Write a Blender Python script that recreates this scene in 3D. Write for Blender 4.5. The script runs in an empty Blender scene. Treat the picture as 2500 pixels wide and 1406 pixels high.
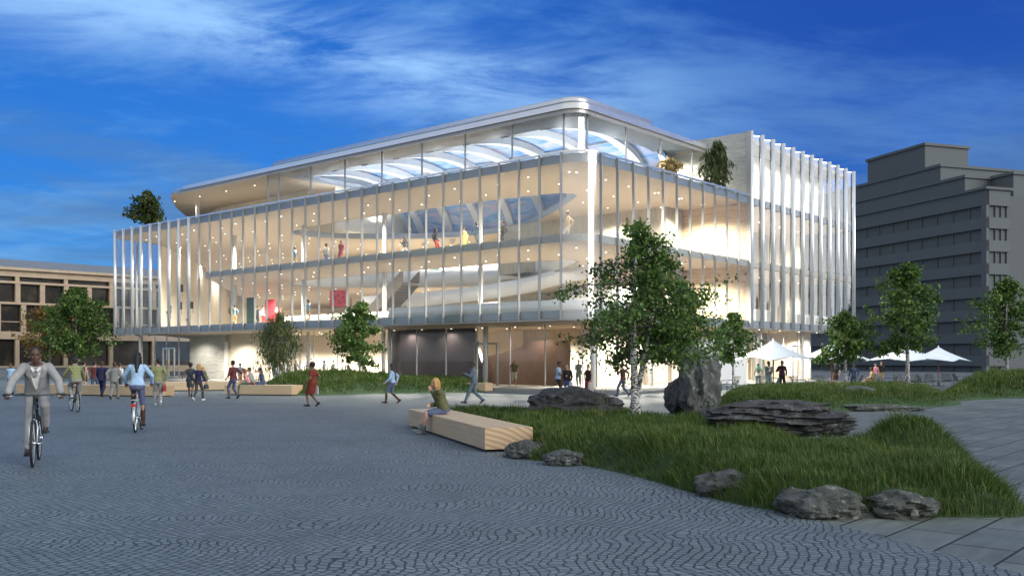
import bpy, bmesh, math, random
import numpy as np
from mathutils import Vector, Matrix, noise
from mathutils.geometry import tessellate_polygon
R = math.radians
random.seed(7)
S = bpy.context.scene
COL = S.collection
# ---------------------------------------------------------------- camera, sky, light
FOC, HZ, EYE = 2341.0, 877.0, 1.75          # photograph: focal length and horizon in its pixels, eye height
cam = bpy.data.cameras.new('camera')
cam.sensor_width = 36
cam.lens = 36 * FOC / 2500
cam.shift_y = (HZ - 703) / 2500
cam.clip_end = 3000
camo = bpy.data.objects.new('camera', cam)
camo.location = (0, 0, EYE)
camo.rotation_euler = (R(90), 0, 0)
COL.objects.link(camo)
S.camera = camo
S.view_settings.view_transform = 'Standard'
S.view_settings.look = 'None'
S.view_settings.exposure = 0
S.view_settings.gamma = 1
S.cycles.use_denoising = True
S.cycles.max_bounces = 7
S.cycles.diffuse_bounces = 4
S.cycles.glossy_bounces = 3
S.cycles.transmission_bounces = 4
S.cycles.transparent_max_bounces = 24
S.cycles.sample_clamp_indirect = 4
S.cycles.caustics_reflective = False
S.cycles.caustics_refractive = False


class NT:
    """tiny node-tree writer"""
    def __init__(s, tree):
        s.t = tree; s.n = tree.nodes; s.l = tree.links; s.n.clear()
    def add(s, typ, ins=None, **kw):
        n = s.n.new(typ)
        for k, v in kw.items():
            setattr(n, k, v)
        for k, v in (ins or {}).items():
            s.put(n.inputs[k], v)
        return n
    def put(s, sock, v):
        if isinstance(v, bpy.types.NodeSocket):
            s.l.new(v, sock)
        elif isinstance(v, bpy.types.Node):
            s.l.new(v.outputs[0], sock)
        else:
            if isinstance(v, (tuple, list)) and len(v) == 3 and sock.type == 'RGBA':
                v = (*v, 1)
            sock.default_value = v
    def m(s, op, a, b=None, c=None, clamp=False):
        n = s.add('ShaderNodeMath', operation=op, use_clamp=clamp)
        s.put(n.inputs[0], a)
        if b is not None: s.put(n.inputs[1], b)
        if c is not None: s.put(n.inputs[2], c)
        return n.outputs[0]
    def mix(s, f, a, b, mode='MIX'):
        n = s.add('ShaderNodeMix', data_type='RGBA', blend_type=mode)
        s.put(n.inputs[0], f); s.put(n.inputs[6], a); s.put(n.inputs[7], b)
        return n.outputs[2]
    def ramp(s, f, stops, interp='LINEAR'):
        n = s.add('ShaderNodeValToRGB', {0: f})
        n.color_ramp.interpolation = interp
        e = n.color_ramp.elements
        while len(e) < len(stops): e.new(0.5)
        for k, (p, c) in enumerate(stops):
            e[k].position = p
            e[k].color = (*c, 1) if isinstance(c, tuple) else (c, c, c, 1)
        return n.outputs[0]
    def sstep(s, x, a, b):
        n = s.add('ShaderNodeMapRange', interpolation_type='SMOOTHSTEP')
        s.put(n.inputs[0], x); s.put(n.inputs[1], a); s.put(n.inputs[2], b)
        return n.outputs[0]
    def noise(s, vec, scale, detail=4, rough=.55, dist=0):
        n = s.add('ShaderNodeTexNoise', {'Scale': scale, 'Detail': detail, 'Roughness': rough, 'Distortion': dist})
        if vec is not None: s.put(n.inputs['Vector'], vec)
        return n.outputs[0]


def make_world():
    w = bpy.data.worlds.new('World'); S.world = w; w.use_nodes = True
    t = NT(w.node_tree)
    tc = t.add('ShaderNodeTexCoord').outputs['Generated']
    sep = t.add('ShaderNodeSeparateXYZ', {0: tc})
    x, y, z = sep.outputs
    zc = t.m('MAXIMUM', z, 0.0)
    base = t.ramp(zc, [(0, (.11, .33, .56)), (.07, (.050, .235, .55)), (.16, (.028, .18, .56)), (.28, (.018, .13, .49)), (.5, (.012, .085, .38))])
    deep = t.ramp(zc, [(0, (.042, .18, .46)), (.10, (.020, .115, .42)), (.3, (.013, .066, .33)), (.5, (.010, .05, .27))])
    base = t.mix(t.sstep(x, -.22, .34), base, deep)
    # cloud sheets: stretch the noise over a flat layer high overhead
    den = t.m('ADD', zc, .10)
    cx = t.m('DIVIDE', x, den); cy = t.m('DIVIDE', y, den)
    v1 = t.add('ShaderNodeCombineXYZ', {0: cx, 1: cy, 2: 3.1})
    r1 = t.add('ShaderNodeMapping', {'Vector': v1.outputs[0], 'Rotation': (0, 0, R(-28)), 'Scale': (.62, 1.0, 1)})
    n1 = t.noise(r1.outputs[0], 1.15, 7, .58, .35)
    n2 = t.noise(r1.outputs[0], 3.0, 8, .64, .45)
    soft = t.m('MULTIPLY_ADD', n2, .42, t.m('MULTIPLY', n1, .68))
    wisps = t.m('MULTIPLY', t.sstep(soft, .50, .72), .58)
    col = t.mix(wisps, base, t.mix(t.sstep(x, -.1, .35), (.16, .38, .70), (.085, .21, .50)))
    # low grey-blue banks near the horizon
    v2 = t.add('ShaderNodeMapping', {'Vector': tc, 'Scale': (2.2, 2.2, 11), 'Location': (.3, 0, .2)})
    n3 = t.noise(v2.outputs[0], 1.5, 6, .58, .4)
    bank = t.m('MULTIPLY', t.sstep(n3, .40, .62), t.m('SUBTRACT', 1, t.sstep(zc, .12, .30)))
    col = t.mix(t.m('MULTIPLY', bank, .72), col, (.085, .175, .33))
    # one long pale cloud streak
    def dirv(px, py): return Vector(((px - 1250) / FOC, 1, (HZ - py) / FOC)).normalized()
    nrm = dirv(250, -10).cross(dirv(1750, 330)).normalized()
    dn = t.add('ShaderNodeVectorMath', {0: tc, 1: tuple(nrm)}, operation='DOT_PRODUCT').outputs['Value']
    wob = t.m('MULTIPLY_ADD', n1, .16, -.085)
    off = t.m('DIVIDE', t.m('ADD', dn, wob), .034)
    band = t.m('POWER', 2.718, t.m('MULTIPLY', t.m('MULTIPLY', off, off), -1.0))
    band = t.m('MULTIPLY', band, t.sstep(n2, .28, .62))
    band = t.m('MULTIPLY', band, t.m('SUBTRACT', 1, t.sstep(x, -.12, .30)))
    col = t.mix(t.m('MULTIPLY', band, .62), col, (.36, .60, .90))
    # dusk glow of thin overcast behind the viewer
    back = t.m('MULTIPLY', t.sstep(t.m('MULTIPLY', y, -1), -.35, .45), t.m('MULTIPLY_ADD', n1, .5, .75))
    glow = t.ramp(zc, [(0, (.66, .64, .60)), (.3, (.56, .57, .58)), (1, (.36, .42, .52))])
    col = t.mix(t.m('MINIMUM', back, 1.0), col, glow)
    up = t.sstep(z, .40, .85)
    col = t.mix(up, col, (.44, .49, .56))
    gnd = t.m('LESS_THAN', z, -.01)
    col = t.mix(gnd, col, (.05, .06, .07))
    bg = t.add('ShaderNodeBackground', {'Color': col, 'Strength': 1.35})
    t.add('ShaderNodeOutputWorld', {0: bg.outputs[0]})
make_world()
sun = bpy.data.lights.new('sun', 'SUN')
sun.energy = 2.6; sun.angle = R(42); sun.color = (1, .97, .92)
suno = bpy.data.objects.new('sun', sun); COL.objects.link(suno)
suno.location = (60, -50, 60)
suno.rotation_euler = Vector((-.76, .56, -.385)).to_track_quat('-Z', 'Y').to_euler()

# ---------------------------------------------------------------- helpers
def G(px, py, z=0.0):
    "photograph pixel -> point on the ground (or on the level z)"
    d = FOC * (EYE - z) / (py - HZ)
    return Vector((d * (px - 1250) / FOC, d, z))
def A(px, d, z=0.0):
    return Vector((d * (px - 1250) / FOC, d, z))
def hz(py, d):
    return EYE + (HZ - py) * d / FOC

def tag(o, label=None, cat=None, group=None, kind=None):
    if label: o['label'] = label
    if cat: o['category'] = cat
    if group: o['group'] = group
    if kind: o['kind'] = kind
    return o
def thing(name, label, cat, loc=(0, 0, 0), rotz=0, group=None):
    o = bpy.data.objects.new(name, None); COL.objects.link(o)
    o.empty_display_size = .2
    o.location = loc; o.rotation_euler = (0, 0, rotz)
    return tag(o, label, cat, group)
def kids(o):
    return [c for c in COL.objects if c.parent == o]
def dup(root, loc, rotz, label=None, scale=None):
    allc = list(COL.objects)
    def rec(o, par):
        c = o.copy(); COL.objects.link(c)
        if par: c.parent = par
        for k in allc:
            if k.parent == o: rec(k, c)
        return c
    r = rec(root, None); r.location = loc; r.rotation_euler = (0, 0, rotz)
    if label: r['label'] = label
    if scale: r.scale = (scale,) * 3
    return r

_sph = {}
def sphere_t(nu=12, nv=7):
    if (nu, nv) not in _sph:
        v = [(0, 0, 1)]
        for j in range(1, nv):
            a = math.pi * j / nv
            for i in range(nu):
                b = 2 * math.pi * i / nu
                v.append((math.sin(a) * math.cos(b), math.sin(a) * math.sin(b), math.cos(a)))
        v.append((0, 0, -1))
        f = []
        for i in range(nu):
            f.append((0, 1 + i, 1 + (i + 1) % nu))
        for j in range(nv - 2):
            for i in range(nu):
                a = 1 + j * nu + i; b = 1 + j * nu + (i + 1) % nu
                f.append((a, a + nu, b + nu, b))
        e = len(v) - 1
        for i in range(nu):
            f.append((e, e - nu + (i + 1) % nu, e - nu + i))
        _sph[(nu, nv)] = (v, f)
    return _sph[(nu, nv)]

class MB:
    def __init__(s):
        s.v = []; s.f = []; s.m = []
    def add(s, vs, fs, mi=0):
        o = len(s.v)
        s.v.extend([tuple(p) for p in vs])
        s.f.extend([tuple(i + o for i in f) for f in fs])
        s.m.extend([mi] * len(fs) if isinstance(mi, int) else mi)
        return s
    def box(s, x0, x1, y0, y1, z0, z1, mi=0, mat=None):
        vs = [(x, y, z) for z in (z0, z1) for x, y in ((x0, y0), (x1, y0), (x1, y1), (x0, y1))]
        if mat is not None: vs = [mat @ Vector(p) for p in vs]
        return s.add(vs, [(3, 2, 1, 0), (4, 5, 6, 7), (0, 1, 5, 4), (1, 2, 6, 5), (2, 3, 7, 6), (3, 0, 4, 7)], mi)
    def ell(s, c, r, rot=None, nu=12, nv=7, mi=0):
        v, f = sphere_t(nu, nv); c = Vector(c)
        if isinstance(r, (int, float)): r = (r, r, r)
        P = []
        for p in v:
            q = Vector((p[0] * r[0], p[1] * r[1], p[2] * r[2]))
            if rot is not None: q = rot @ q
            P.append(c + q)
        return s.add(P, f, mi)
    def cap(s, a, b, ra, rb=None, n=10, mi=0):
        "tapered capsule"
        a = Vector(a); b = Vector(b); rb = ra if rb is None else rb
        d = b - a; L = d.length
        if L < 1e-6: return s.ell(a, ra, mi=mi)
        d /= L; x = d.orthogonal().normalized(); y = d.cross(x)
        rings = []
        for ang in (-80, -50, -20, 0): rings.append((a + d * ra * math.sin(R(ang)), ra * math.cos(R(ang))))
        for ang in (0, 20, 50, 80): rings.append((b + d * rb * math.sin(R(ang)), rb * math.cos(R(ang))))
        return s.rings([[c + (x * math.cos(2 * math.pi * i / n) + y * math.sin(2 * math.pi * i / n)) * r for i in range(n)] for c, r in rings], True, mi)
    def rings(s, rs, cap=True, mi=0, closed=True):
        n = len(rs[0]); vs = [p for r in rs for p in r]; fs = []
        for j in range(len(rs) - 1):
            for i in range(n if closed else n - 1):
                k = (i + 1) % n
                fs.append((j * n + i, j * n + k, (j + 1) * n + k, (j + 1) * n + i))
        if cap:
            fs.append(tuple(range(n - 1, -1, -1))); e = (len(rs) - 1) * n
            fs.append(tuple(e + i for i in range(n)))
        return s.add(vs, fs, mi)
    def tube(s, pts, r, n=8, mi=0, closed=False, cap=True):
        pts = [Vector(p) for p in pts]; m = len(pts)
        rr = r if isinstance(r, (list, tuple)) else [r] * m
        up = None; rs = []
        for i, p in enumerate(pts):
            if closed: d = pts[(i + 1) % m] - pts[i - 1]
            else: d = pts[min(i + 1, m - 1)] - pts[max(i - 1, 0)]
            d = d.normalized() if d.length > 1e-9 else Vector((0, 0, 1))
            if up is None: x = d.orthogonal().normalized()
            else:
                x = up - d * up.dot(d)
                x = x.normalized() if x.length > 1e-6 else d.orthogonal().normalized()
            up = x; y = d.cross(x)
            rs.append([p + (x * math.cos(2 * math.pi * k / n) + y * math.sin(2 * math.pi * k / n)) * rr[i] for k in range(n)])
        if closed: return s.rings(rs + [rs[0]], False, mi)
        return s.rings(rs, cap, mi)
    def poly(s, outer, z0, z1, holes=(), mi=(0, 0, 0)):
        "extruded plan polygon with holes; mi = (top, bottom, side) materials"
        loops = [list(outer)] + [list(h) for h in holes]
        flat = [p for l in loops for p in l]
        tri = tessellate_polygon([[Vector((p[0], p[1], 0)) for p in l] for l in loops])
        n = len(flat); vs = [(p[0], p[1], z1) for p in flat] + [(p[0], p[1], z0) for p in flat]
        ft, fb, fsd = [], [], []
        for t in tri:
            a, b, c = [Vector(flat[i]) for i in t]
            if (b - a).cross(c - a) < 0: t = (t[0], t[2], t[1])
            ft.append(tuple(t)); fb.append(tuple(n + i for i in reversed(t)))
        o = 0
        for li, l in enumerate(loops):
            area = sum(l[i - 1][0] * l[i][1] - l[i][0] * l[i - 1][1] for i in range(len(l)))
            flip = (area < 0) != (li > 0)
            for i in range(len(l)):
                a, b = o + i, o + (i + 1) % len(l)
                fsd.append((a, b, n + b, n + a) if flip else (b, a, n + a, n + b))
            o += len(l)
        return s.add(vs, ft + fb + fsd, [mi[0]] * len(ft) + [mi[1]] * len(fb) + [mi[2]] * len(fsd))
    def build(s, name, mats, parent=None, smooth=False, loc=None):
        me = bpy.data.meshes.new(name)
        me.from_pydata(s.v, [], s.f)
        if not isinstance(mats, (list, tuple)): mats = [mats]
        for m in mats: me.materials.append(m)
        if len(mats) > 1: me.polygons.foreach_set('material_index', s.m)
        if smooth: me.polygons.foreach_set('use_smooth', [True] * len(me.polygons))
        me.update()
        o = bpy.data.objects.new(name, me); COL.objects.link(o)
        if parent: o.parent = parent
        if loc is not None: o.location = loc
        return o

PENDING = []
def soft(mb, name, mat, parent, vox, smooth=3):
    "closed volumes -> one continuous skin (voxel remesh), resolved in one go at the end"
    o = mb.build(name, mat, parent)
    m = o.modifiers.new('r', 'REMESH'); m.mode = 'VOXEL'; m.voxel_size = vox; m.use_smooth_shade = True
    if smooth:
        k = o.modifiers.new('s', 'SMOOTH'); k.factor = .5; k.iterations = smooth
    PENDING.append(o)
    return o
def resolve():
    dg = bpy.context.evaluated_depsgraph_get()
    new = [(o, bpy.data.meshes.new_from_object(o.evaluated_get(dg))) for o in PENDING]
    for o, me in new:
        old = o.data; o.modifiers.clear(); me.name = o.name; o.data = me
        bpy.data.meshes.remove(old)
    PENDING.clear()

# ---------------------------------------------------------------- materials
def mat(name, col, rough=.6, metal=0., var=.12, scale=6., bump=0., bscale=40., spec=.5, emit=None):
    m = bpy.data.materials.new(name); m.use_nodes = True
    t = NT(m.node_tree)
    tc = t.add('ShaderNodeTexCoord').outputs['Object']
    n = t.noise(tc, scale, 5, .6)
    dark = tuple(c * (1 - var) for c in col); lite = tuple(min(1, c * (1 + var)) for c in col)
    c = t.ramp(n, [(.3, dark), (.7, lite)])
    b = t.add('ShaderNodeBsdfPrincipled', {'Base Color': c, 'Metallic': metal, 'Specular IOR Level': spec})
    t.put(b.inputs['Roughness'], t.m('MULTIPLY_ADD', n, .16, rough - .08))
    if bump:
        bn = t.add('ShaderNodeBump', {'Strength': bump, 'Distance': .02, 'Height': t.noise(tc, bscale, 4, .6)})
        t.put(b.inputs['Normal'], bn.outputs[0])
    if emit:
        t.put(b.inputs['Emission Color'], emit[0]); b.inputs['Emission Strength'].default_value = emit[1]
    t.add('ShaderNodeOutputMaterial', {0: b.outputs[0]})
    return m

def glass(name, tint=(.95, .97, .97), refl=.5, rough=.01, base=.03):
    m = bpy.data.materials.new(name); m.use_nodes = True
    t = NT(m.node_tree)
    lw = t.add('ShaderNodeLayerWeight', {'Blend': .5}).outputs['Facing']
    p = t.m('POWER', lw, 4.0)
    f = t.m('MULTIPLY_ADD', p, refl, base)
    tr = t.add('ShaderNodeBsdfTransparent', {'Color': tint})
    gl = t.add('ShaderNodeBsdfGlossy', {'Color': (.95, .97, 1), 'Roughness': rough})
    mx = t.add('ShaderNodeMixShader', {0: f, 1: tr.outputs[0], 2: gl.outputs[0]})
    t.add('ShaderNodeOutputMaterial', {0: mx.outputs[0]})
    return m

def lamp(name, col, strength):
    m = bpy.data.materials.new(name); m.use_nodes = True
    t = NT(m.node_tree)
    e = t.add('ShaderNodeEmission', {'Color': col, 'Strength': strength})
    t.add('ShaderNodeOutputMaterial', {0: e.outputs[0]})
    return m

def stripes(name, c1, c2, pitch, axis='X', rough=.6, width=.12, rot=0, var=.1):
    "boards: narrow dark joints every `pitch` metres along an axis, tone changing board by board"
    m = bpy.data.materials.new(name); m.use_nodes = True
    t = NT(m.node_tree)
    tc = t.add('ShaderNodeTexCoord').outputs['Object']
    mp = t.add('ShaderNodeMapping', {'Vector': tc, 'Rotation': (0, 0, rot)})
    sp = t.add('ShaderNodeSeparateXYZ', {0: mp.outputs[0]})
    q = t.m('DIVIDE', sp.outputs['XYZ'.index(axis)], pitch)
    fr = t.m('FRACT', q); fl = t.m('FLOOR', q)
    wn = t.add('ShaderNodeTexWhiteNoise', {'W': fl}, noise_dimensions='1D').outputs[0]
    st = {'X': (.4, 3, 3), 'Y': (3, .4, 3), 'Z': (3, 3, .4)}[axis]
    gr = t.noise(t.add('ShaderNodeMapping', {'Vector': tc, 'Scale': (1.2, 1.2, 6) if axis == 'Z' else (6, 6, 1.2)}).outputs[0], 1.5, 6, .65)
    k = t.m('MULTIPLY_ADD', wn, var, t.m('MULTIPLY_ADD', gr, var * 2, 1 - var * 1.5))
    col = t.mix(t.m('LESS_THAN', fr, width), c1, c2)
    vm = t.add('ShaderNodeVectorMath', {0: col}, operation='SCALE'); t.put(vm.inputs['Scale'], k)
    b = t.add('ShaderNodeBsdfPrincipled', {'Base Color': vm.outputs[0], 'Roughness': rough})
    t.add('ShaderNodeOutputMaterial', {0: b.outputs[0]})
    return m

def stone_wall(name, c1, c2, cj, bw, bh, rough=.8, horiz=True):
    "coursed stone with faint horizontal veins"
    m = bpy.data.materials.new(name); m.use_nodes = True
    t = NT(m.node_tree)
    tc = t.add('ShaderNodeTexCoord').outputs['Object']
    sp = t.add('ShaderNodeSeparateXYZ', {0: tc})
    xy = t.m('ADD', sp.outputs[0], sp.outputs[1])
    v = t.add('ShaderNodeCombineXYZ', {0: xy, 1: sp.outputs[2], 2: 0.0})
    br = t.add('ShaderNodeTexBrick', {'Vector': v.outputs[0], 'Color1': c1, 'Color2': c2, 'Mortar': cj, 'Scale': 1.0, 'Mortar Size': .008, 'Brick Width': bw, 'Row Height': bh})
    vn = t.noise(t.add('ShaderNodeMapping', {'Vector': tc, 'Scale': (.7, .7, 9) if horiz else (9, 9, .6)}).outputs[0], 1.6, 7, .7)
    k = t.ramp(vn, [(.33, .62), (.5, .95), (.68, 1.1)])
    col = t.mix(1.0, br.outputs[0], k, 'MULTIPLY')
    bp = t.add('ShaderNodeBump', {'Strength': .3, 'Distance': .02, 'Height': vn})
    b = t.add('ShaderNodeBsdfPrincipled', {'Base Color': col, 'Roughness': rough, 'Normal': bp.outputs[0]})
    t.add('ShaderNodeOutputMaterial', {0: b.outputs[0]})
    return m

def plaid(name, base, lines, pitch=.06, w=.35):
    m = bpy.data.materials.new(name); m.use_nodes = True
    t = NT(m.node_tree)
    tc = t.add('ShaderNodeTexCoord').outputs['Object']
    sp = t.add('ShaderNodeSeparateXYZ', {0: tc})
    a = t.m('LESS_THAN', t.m('FRACT', t.m('DIVIDE', t.m('ADD', sp.outputs[0], t.m('MULTIPLY', sp.outputs[1], .6)), pitch)), w)
    b = t.m('LESS_THAN', t.m('FRACT', t.m('DIVIDE', sp.outputs[2], pitch)), w)
    f = t.m('MULTIPLY', t.m('ADD', a, b), .5)
    c = t.mix(f, base, lines)
    bs = t.add('ShaderNodeBsdfPrincipled', {'Base Color': c, 'Roughness': .85})
    t.add('ShaderNodeOutputMaterial', {0: bs.outputs[0]})
    return m

def foliage(name, cols, trans=.25, patch=None):
    "leaves: each leaf takes its own tone"
    m = bpy.data.materials.new(name); m.use_nodes = True
    t = NT(m.node_tree)
    g = t.add('ShaderNodeNewGeometry')
    rp = g.outputs['Random Per Island']
    c = t.ramp(rp, [(i / (len(cols) - 1), k) for i, k in enumerate(cols)])
    if patch:      # yellow-green drifts: lit patches put into the grass colour
        tc = t.add('ShaderNodeTexCoord').outputs['Object']
        c = t.mix(t.m('MULTIPLY', t.sstep(t.noise(tc, .75, 5, .65), .46, .66), .55), c, patch)
    b = t.add('ShaderNodeBsdfPrincipled', {'Base Color': c, 'Roughness': .5, 'Specular IOR Level': .35})
    tr = t.add('ShaderNodeBsdfTranslucent', {'Color': c})
    mx = t.add('ShaderNodeMixShader', {0: trans, 1: b.outputs[0], 2: tr.outputs[0]})
    t.add('ShaderNodeOutputMaterial', {0: mx.outputs[0]})
    return m

def birch_bark():
    m = bpy.data.materials.new('birch_bark'); m.use_nodes = True
    t = NT(m.node_tree)
    tc = t.add('ShaderNodeTexCoord').outputs['Object']
    n = t.noise(t.add('ShaderNodeMapping', {'Vector': tc, 'Scale': (7, 7, 13)}).outputs[0], 1.6, 4, .6)
    f = t.sstep(n, .49, .54)
    c = t.mix(f, (.52, .53, .52), (.035, .032, .03))
    b = t.add('ShaderNodeBsdfPrincipled', {'Base Color': c, 'Roughness': .75})
    bp = t.add('ShaderNodeBump', {'Strength': .5, 'Distance': .01, 'Height': n}); t.put(b.inputs['Normal'], bp.outputs[0])
    t.add('ShaderNodeOutputMaterial', {0: b.outputs[0]})
    return m

def cobbles():
    m = bpy.data.materials.new('cobbles'); m.use_nodes = True
    t = NT(m.node_tree)
    tc = t.add('ShaderNodeTexCoord').outputs['Object']
    rot = t.add('ShaderNodeMapping', {'Vector': tc, 'Rotation': (0, 0, R(14))}).outputs[0]
    nz = t.add('ShaderNodeTexNoise', {'Vector': rot, 'Scale': 1.1, 'Detail': 2.0})
    nz2 = t.add('ShaderNodeTexNoise', {'Vector': rot, 'Scale': 7.0, 'Detail': 2.0})
    d1 = t.add('ShaderNodeVectorMath', {0: nz.outputs['Color'], 1: (.5, .5, .5)}, operation='SUBTRACT')
    d1 = t.add('ShaderNodeVectorMath', {0: d1.outputs[0], 1: (.30, .30, 0)}, operation='MULTIPLY')
    d2 = t.add('ShaderNodeVectorMath', {0: nz2.outputs['Color'], 1: (.5, .5, .5)}, operation='SUBTRACT')
    d2 = t.add('ShaderNodeVectorMath', {0: d2.outputs[0], 1: (.075, .075, 0)}, operation='MULTIPLY')
    p = t.add('ShaderNodeVectorMath', {0: rot, 1: d1.outputs[0]}, operation='ADD')
    p = t.add('ShaderNodeVectorMath', {0: p.outputs[0], 1: d2.outputs[0]}, operation='ADD')
    sp = t.add('ShaderNodeSeparateXYZ', {0: p.outputs[0]})
    x, y, _ = sp.outputs
    # shallow segmental arches: the courses bow within lanes 1.35 m wide
    wv = t.m('MULTIPLY_ADD', nz.outputs[0], 5.0, t.m('DIVIDE', y, .245))
    bow = t.m('MULTIPLY_ADD', t.m('SINE', wv), .065, t.m('MULTIPLY', t.m('SINE', t.m('DIVIDE', y, .83)), .085))
    v = t.add('ShaderNodeCombineXYZ', {0: y, 1: t.m('SUBTRACT', x, bow), 2: 0.0})
    br = t.add('ShaderNodeTexBrick', {'Vector': v.outputs[0], 'Color1': (.118, .160, .185), 'Color2': (.18, .225, .252), 'Mortar': (.026, .031, .030), 'Scale': 1.0, 'Mortar Size': .0115, 'Mortar Smooth': .35, 'Brick Width': .098, 'Row Height': .088, 'Bias': -.1})
    big = t.noise(tc, .22, 4, .6)
    col = t.mix(1.0, br.outputs[0], t.ramp(big, [(.3, .80), (.7, 1.14)]), 'MULTIPLY')
    fine = t.noise(tc, 60, 3, .6)
    worn = t.m('MULTIPLY', t.sstep(t.noise(tc, .9, 5, .65, .5), .44, .66), .22)
    col = t.mix(worn, col, t.mix(t.noise(tc, 9, 2, .5), (.105, .14, .165), (.155, .195, .225)))
    col = t.mix(t.m('MULTIPLY', t.sstep(t.noise(tc, .33, 6, .7, .8), .56, .70), .30), col, (.07, .085, .085))
    h = t.m('SUBTRACT', t.m('MULTIPLY', fine, .12), br.outputs['Fac'])
    bp = t.add('ShaderNodeBump', {'Strength': .55, 'Distance': .012, 'Height': h})
    b = t.add('ShaderNodeBsdfPrincipled', {'Base Color': col, 'Roughness': .62, 'Normal': bp.outputs[0]})
    t.add('ShaderNodeOutputMaterial', {0: b.outputs[0]})
    return m

TH = math.atan2(.7614, .6482)                # the museum's right-hand facade direction in plan
def slabs():
    m = bpy.data.materials.new('paving_slabs'); m.use_nodes = True
    t = NT(m.node_tree)
    tc = t.add('ShaderNodeTexCoord').outputs['Object']
    rot = t.add('ShaderNodeMapping', {'Vector': tc, 'Rotation': (0, 0, -TH), 'Location': (.12, .18, 0)}).outputs[0]
    br = t.add('ShaderNodeTexBrick', {'Vector': rot, 'Color1': (.112, .136, .126), 'Color2': (.158, .186, .172), 'Mortar': (.012, .014, .014), 'Scale': 1.0, 'Mortar Size': .016, 'Mortar Smooth': .2, 'Brick Width': 1.15, 'Row Height': .585})
    st = t.noise(t.add('ShaderNodeMapping', {'Vector': rot, 'Scale': (1.0, 5, 1)}).outputs[0], 1.3, 8, .68)
    big = t.noise(tc, .5, 5, .6)
    col = t.mix(1.0, br.outputs[0], t.ramp(st, [(.3, .66), (.72, 1.2)]), 'MULTIPLY')
    col = t.mix(1.0, col, t.ramp(big, [(.3, .8), (.7, 1.12)]), 'MULTIPLY')
    h = t.m('SUBTRACT', t.m('MULTIPLY', st, .1), br.outputs['Fac'])
    bp = t.add('ShaderNodeBump', {'Strength': .4, 'Distance': .01, 'Height': h})
    b = t.add('ShaderNodeBsdfPrincipled', {'Base Color': col, 'Roughness': .55, 'Normal': bp.outputs[0]})
    t.add('ShaderNodeOutputMaterial', {0: b.outputs[0]})
    return m

def wood(name, c1, c2, endgrain=False):
    m = bpy.data.materials.new(name); m.use_nodes = True
    t = NT(m.node_tree)
    tc = t.add('ShaderNodeTexCoord').outputs['Object']
    mp = t.add('ShaderNodeMapping', {'Vector': tc, 'Scale': (1, 1, 1) if endgrain else (.35, 7, 7)}).outputs[0]
    if endgrain:
        w = t.add('ShaderNodeTexWave', {'Vector': t.add('ShaderNodeMapping', {'Vector': tc, 'Location': (0, .3, 1.4)}).outputs[0], 'Scale': 3.2, 'Distortion': 1.2, 'Detail': 3.0}, wave_type='RINGS', rings_direction='X').outputs[0]
    else:
        w = t.noise(mp, 2.2, 7, .62, .6)
    c = t.ramp(w, [(.25, c1), (.75, c2)])
    b = t.add('ShaderNodeBsdfPrincipled', {'Base Color': c, 'Roughness': .55})
    bp = t.add('ShaderNodeBump', {'Strength': .12, 'Distance': .01, 'Height': w}); t.put(b.inputs['Normal'], bp.outputs[0])
    t.add('ShaderNodeOutputMaterial', {0: b.outputs[0]})
    return m

def rock_mat(name, c1, c2, lichen):
    m = bpy.data.materials.new(name); m.use_nodes = True
    t = NT(m.node_tree)
    tc = t.add('ShaderNodeTexCoord').outputs['Object']
    n = t.noise(tc, 2.2, 9, .68, .4)
    v = t.noise(t.add('ShaderNodeMapping', {'Vector': tc, 'Rotation': (.3, .5, 0), 'Scale': (2.5, 2.5, .8)}).outputs[0], 2.6, 8, .7, .5)
    c = t.ramp(v, [(.28, c1), (.62, c2), (.8, tuple(min(1, k * 1.5) for k in c2))])
    sepn = t.add('ShaderNodeSeparateXYZ', {0: t.add('ShaderNodeNewGeometry').outputs['Normal']})
    spots = t.m('MULTIPLY', t.sstep(t.noise(tc, 9, 6, .7), .52, .62), t.sstep(n, .44, .58))
    c = t.mix(t.m('MULTIPLY', spots, .75), c, lichen)
    bp = t.add('ShaderNodeBump', {'Strength': .9, 'Distance': .06, 'Height': t.m('ADD', v, t.m('MULTIPLY', n, .5))})
    b = t.add('ShaderNodeBsdfPrincipled', {'Base Color': c, 'Roughness': .8, 'Normal': bp.outputs[0]})
    t.add('ShaderNodeOutputMaterial', {0: b.outputs[0]})
    return m

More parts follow.
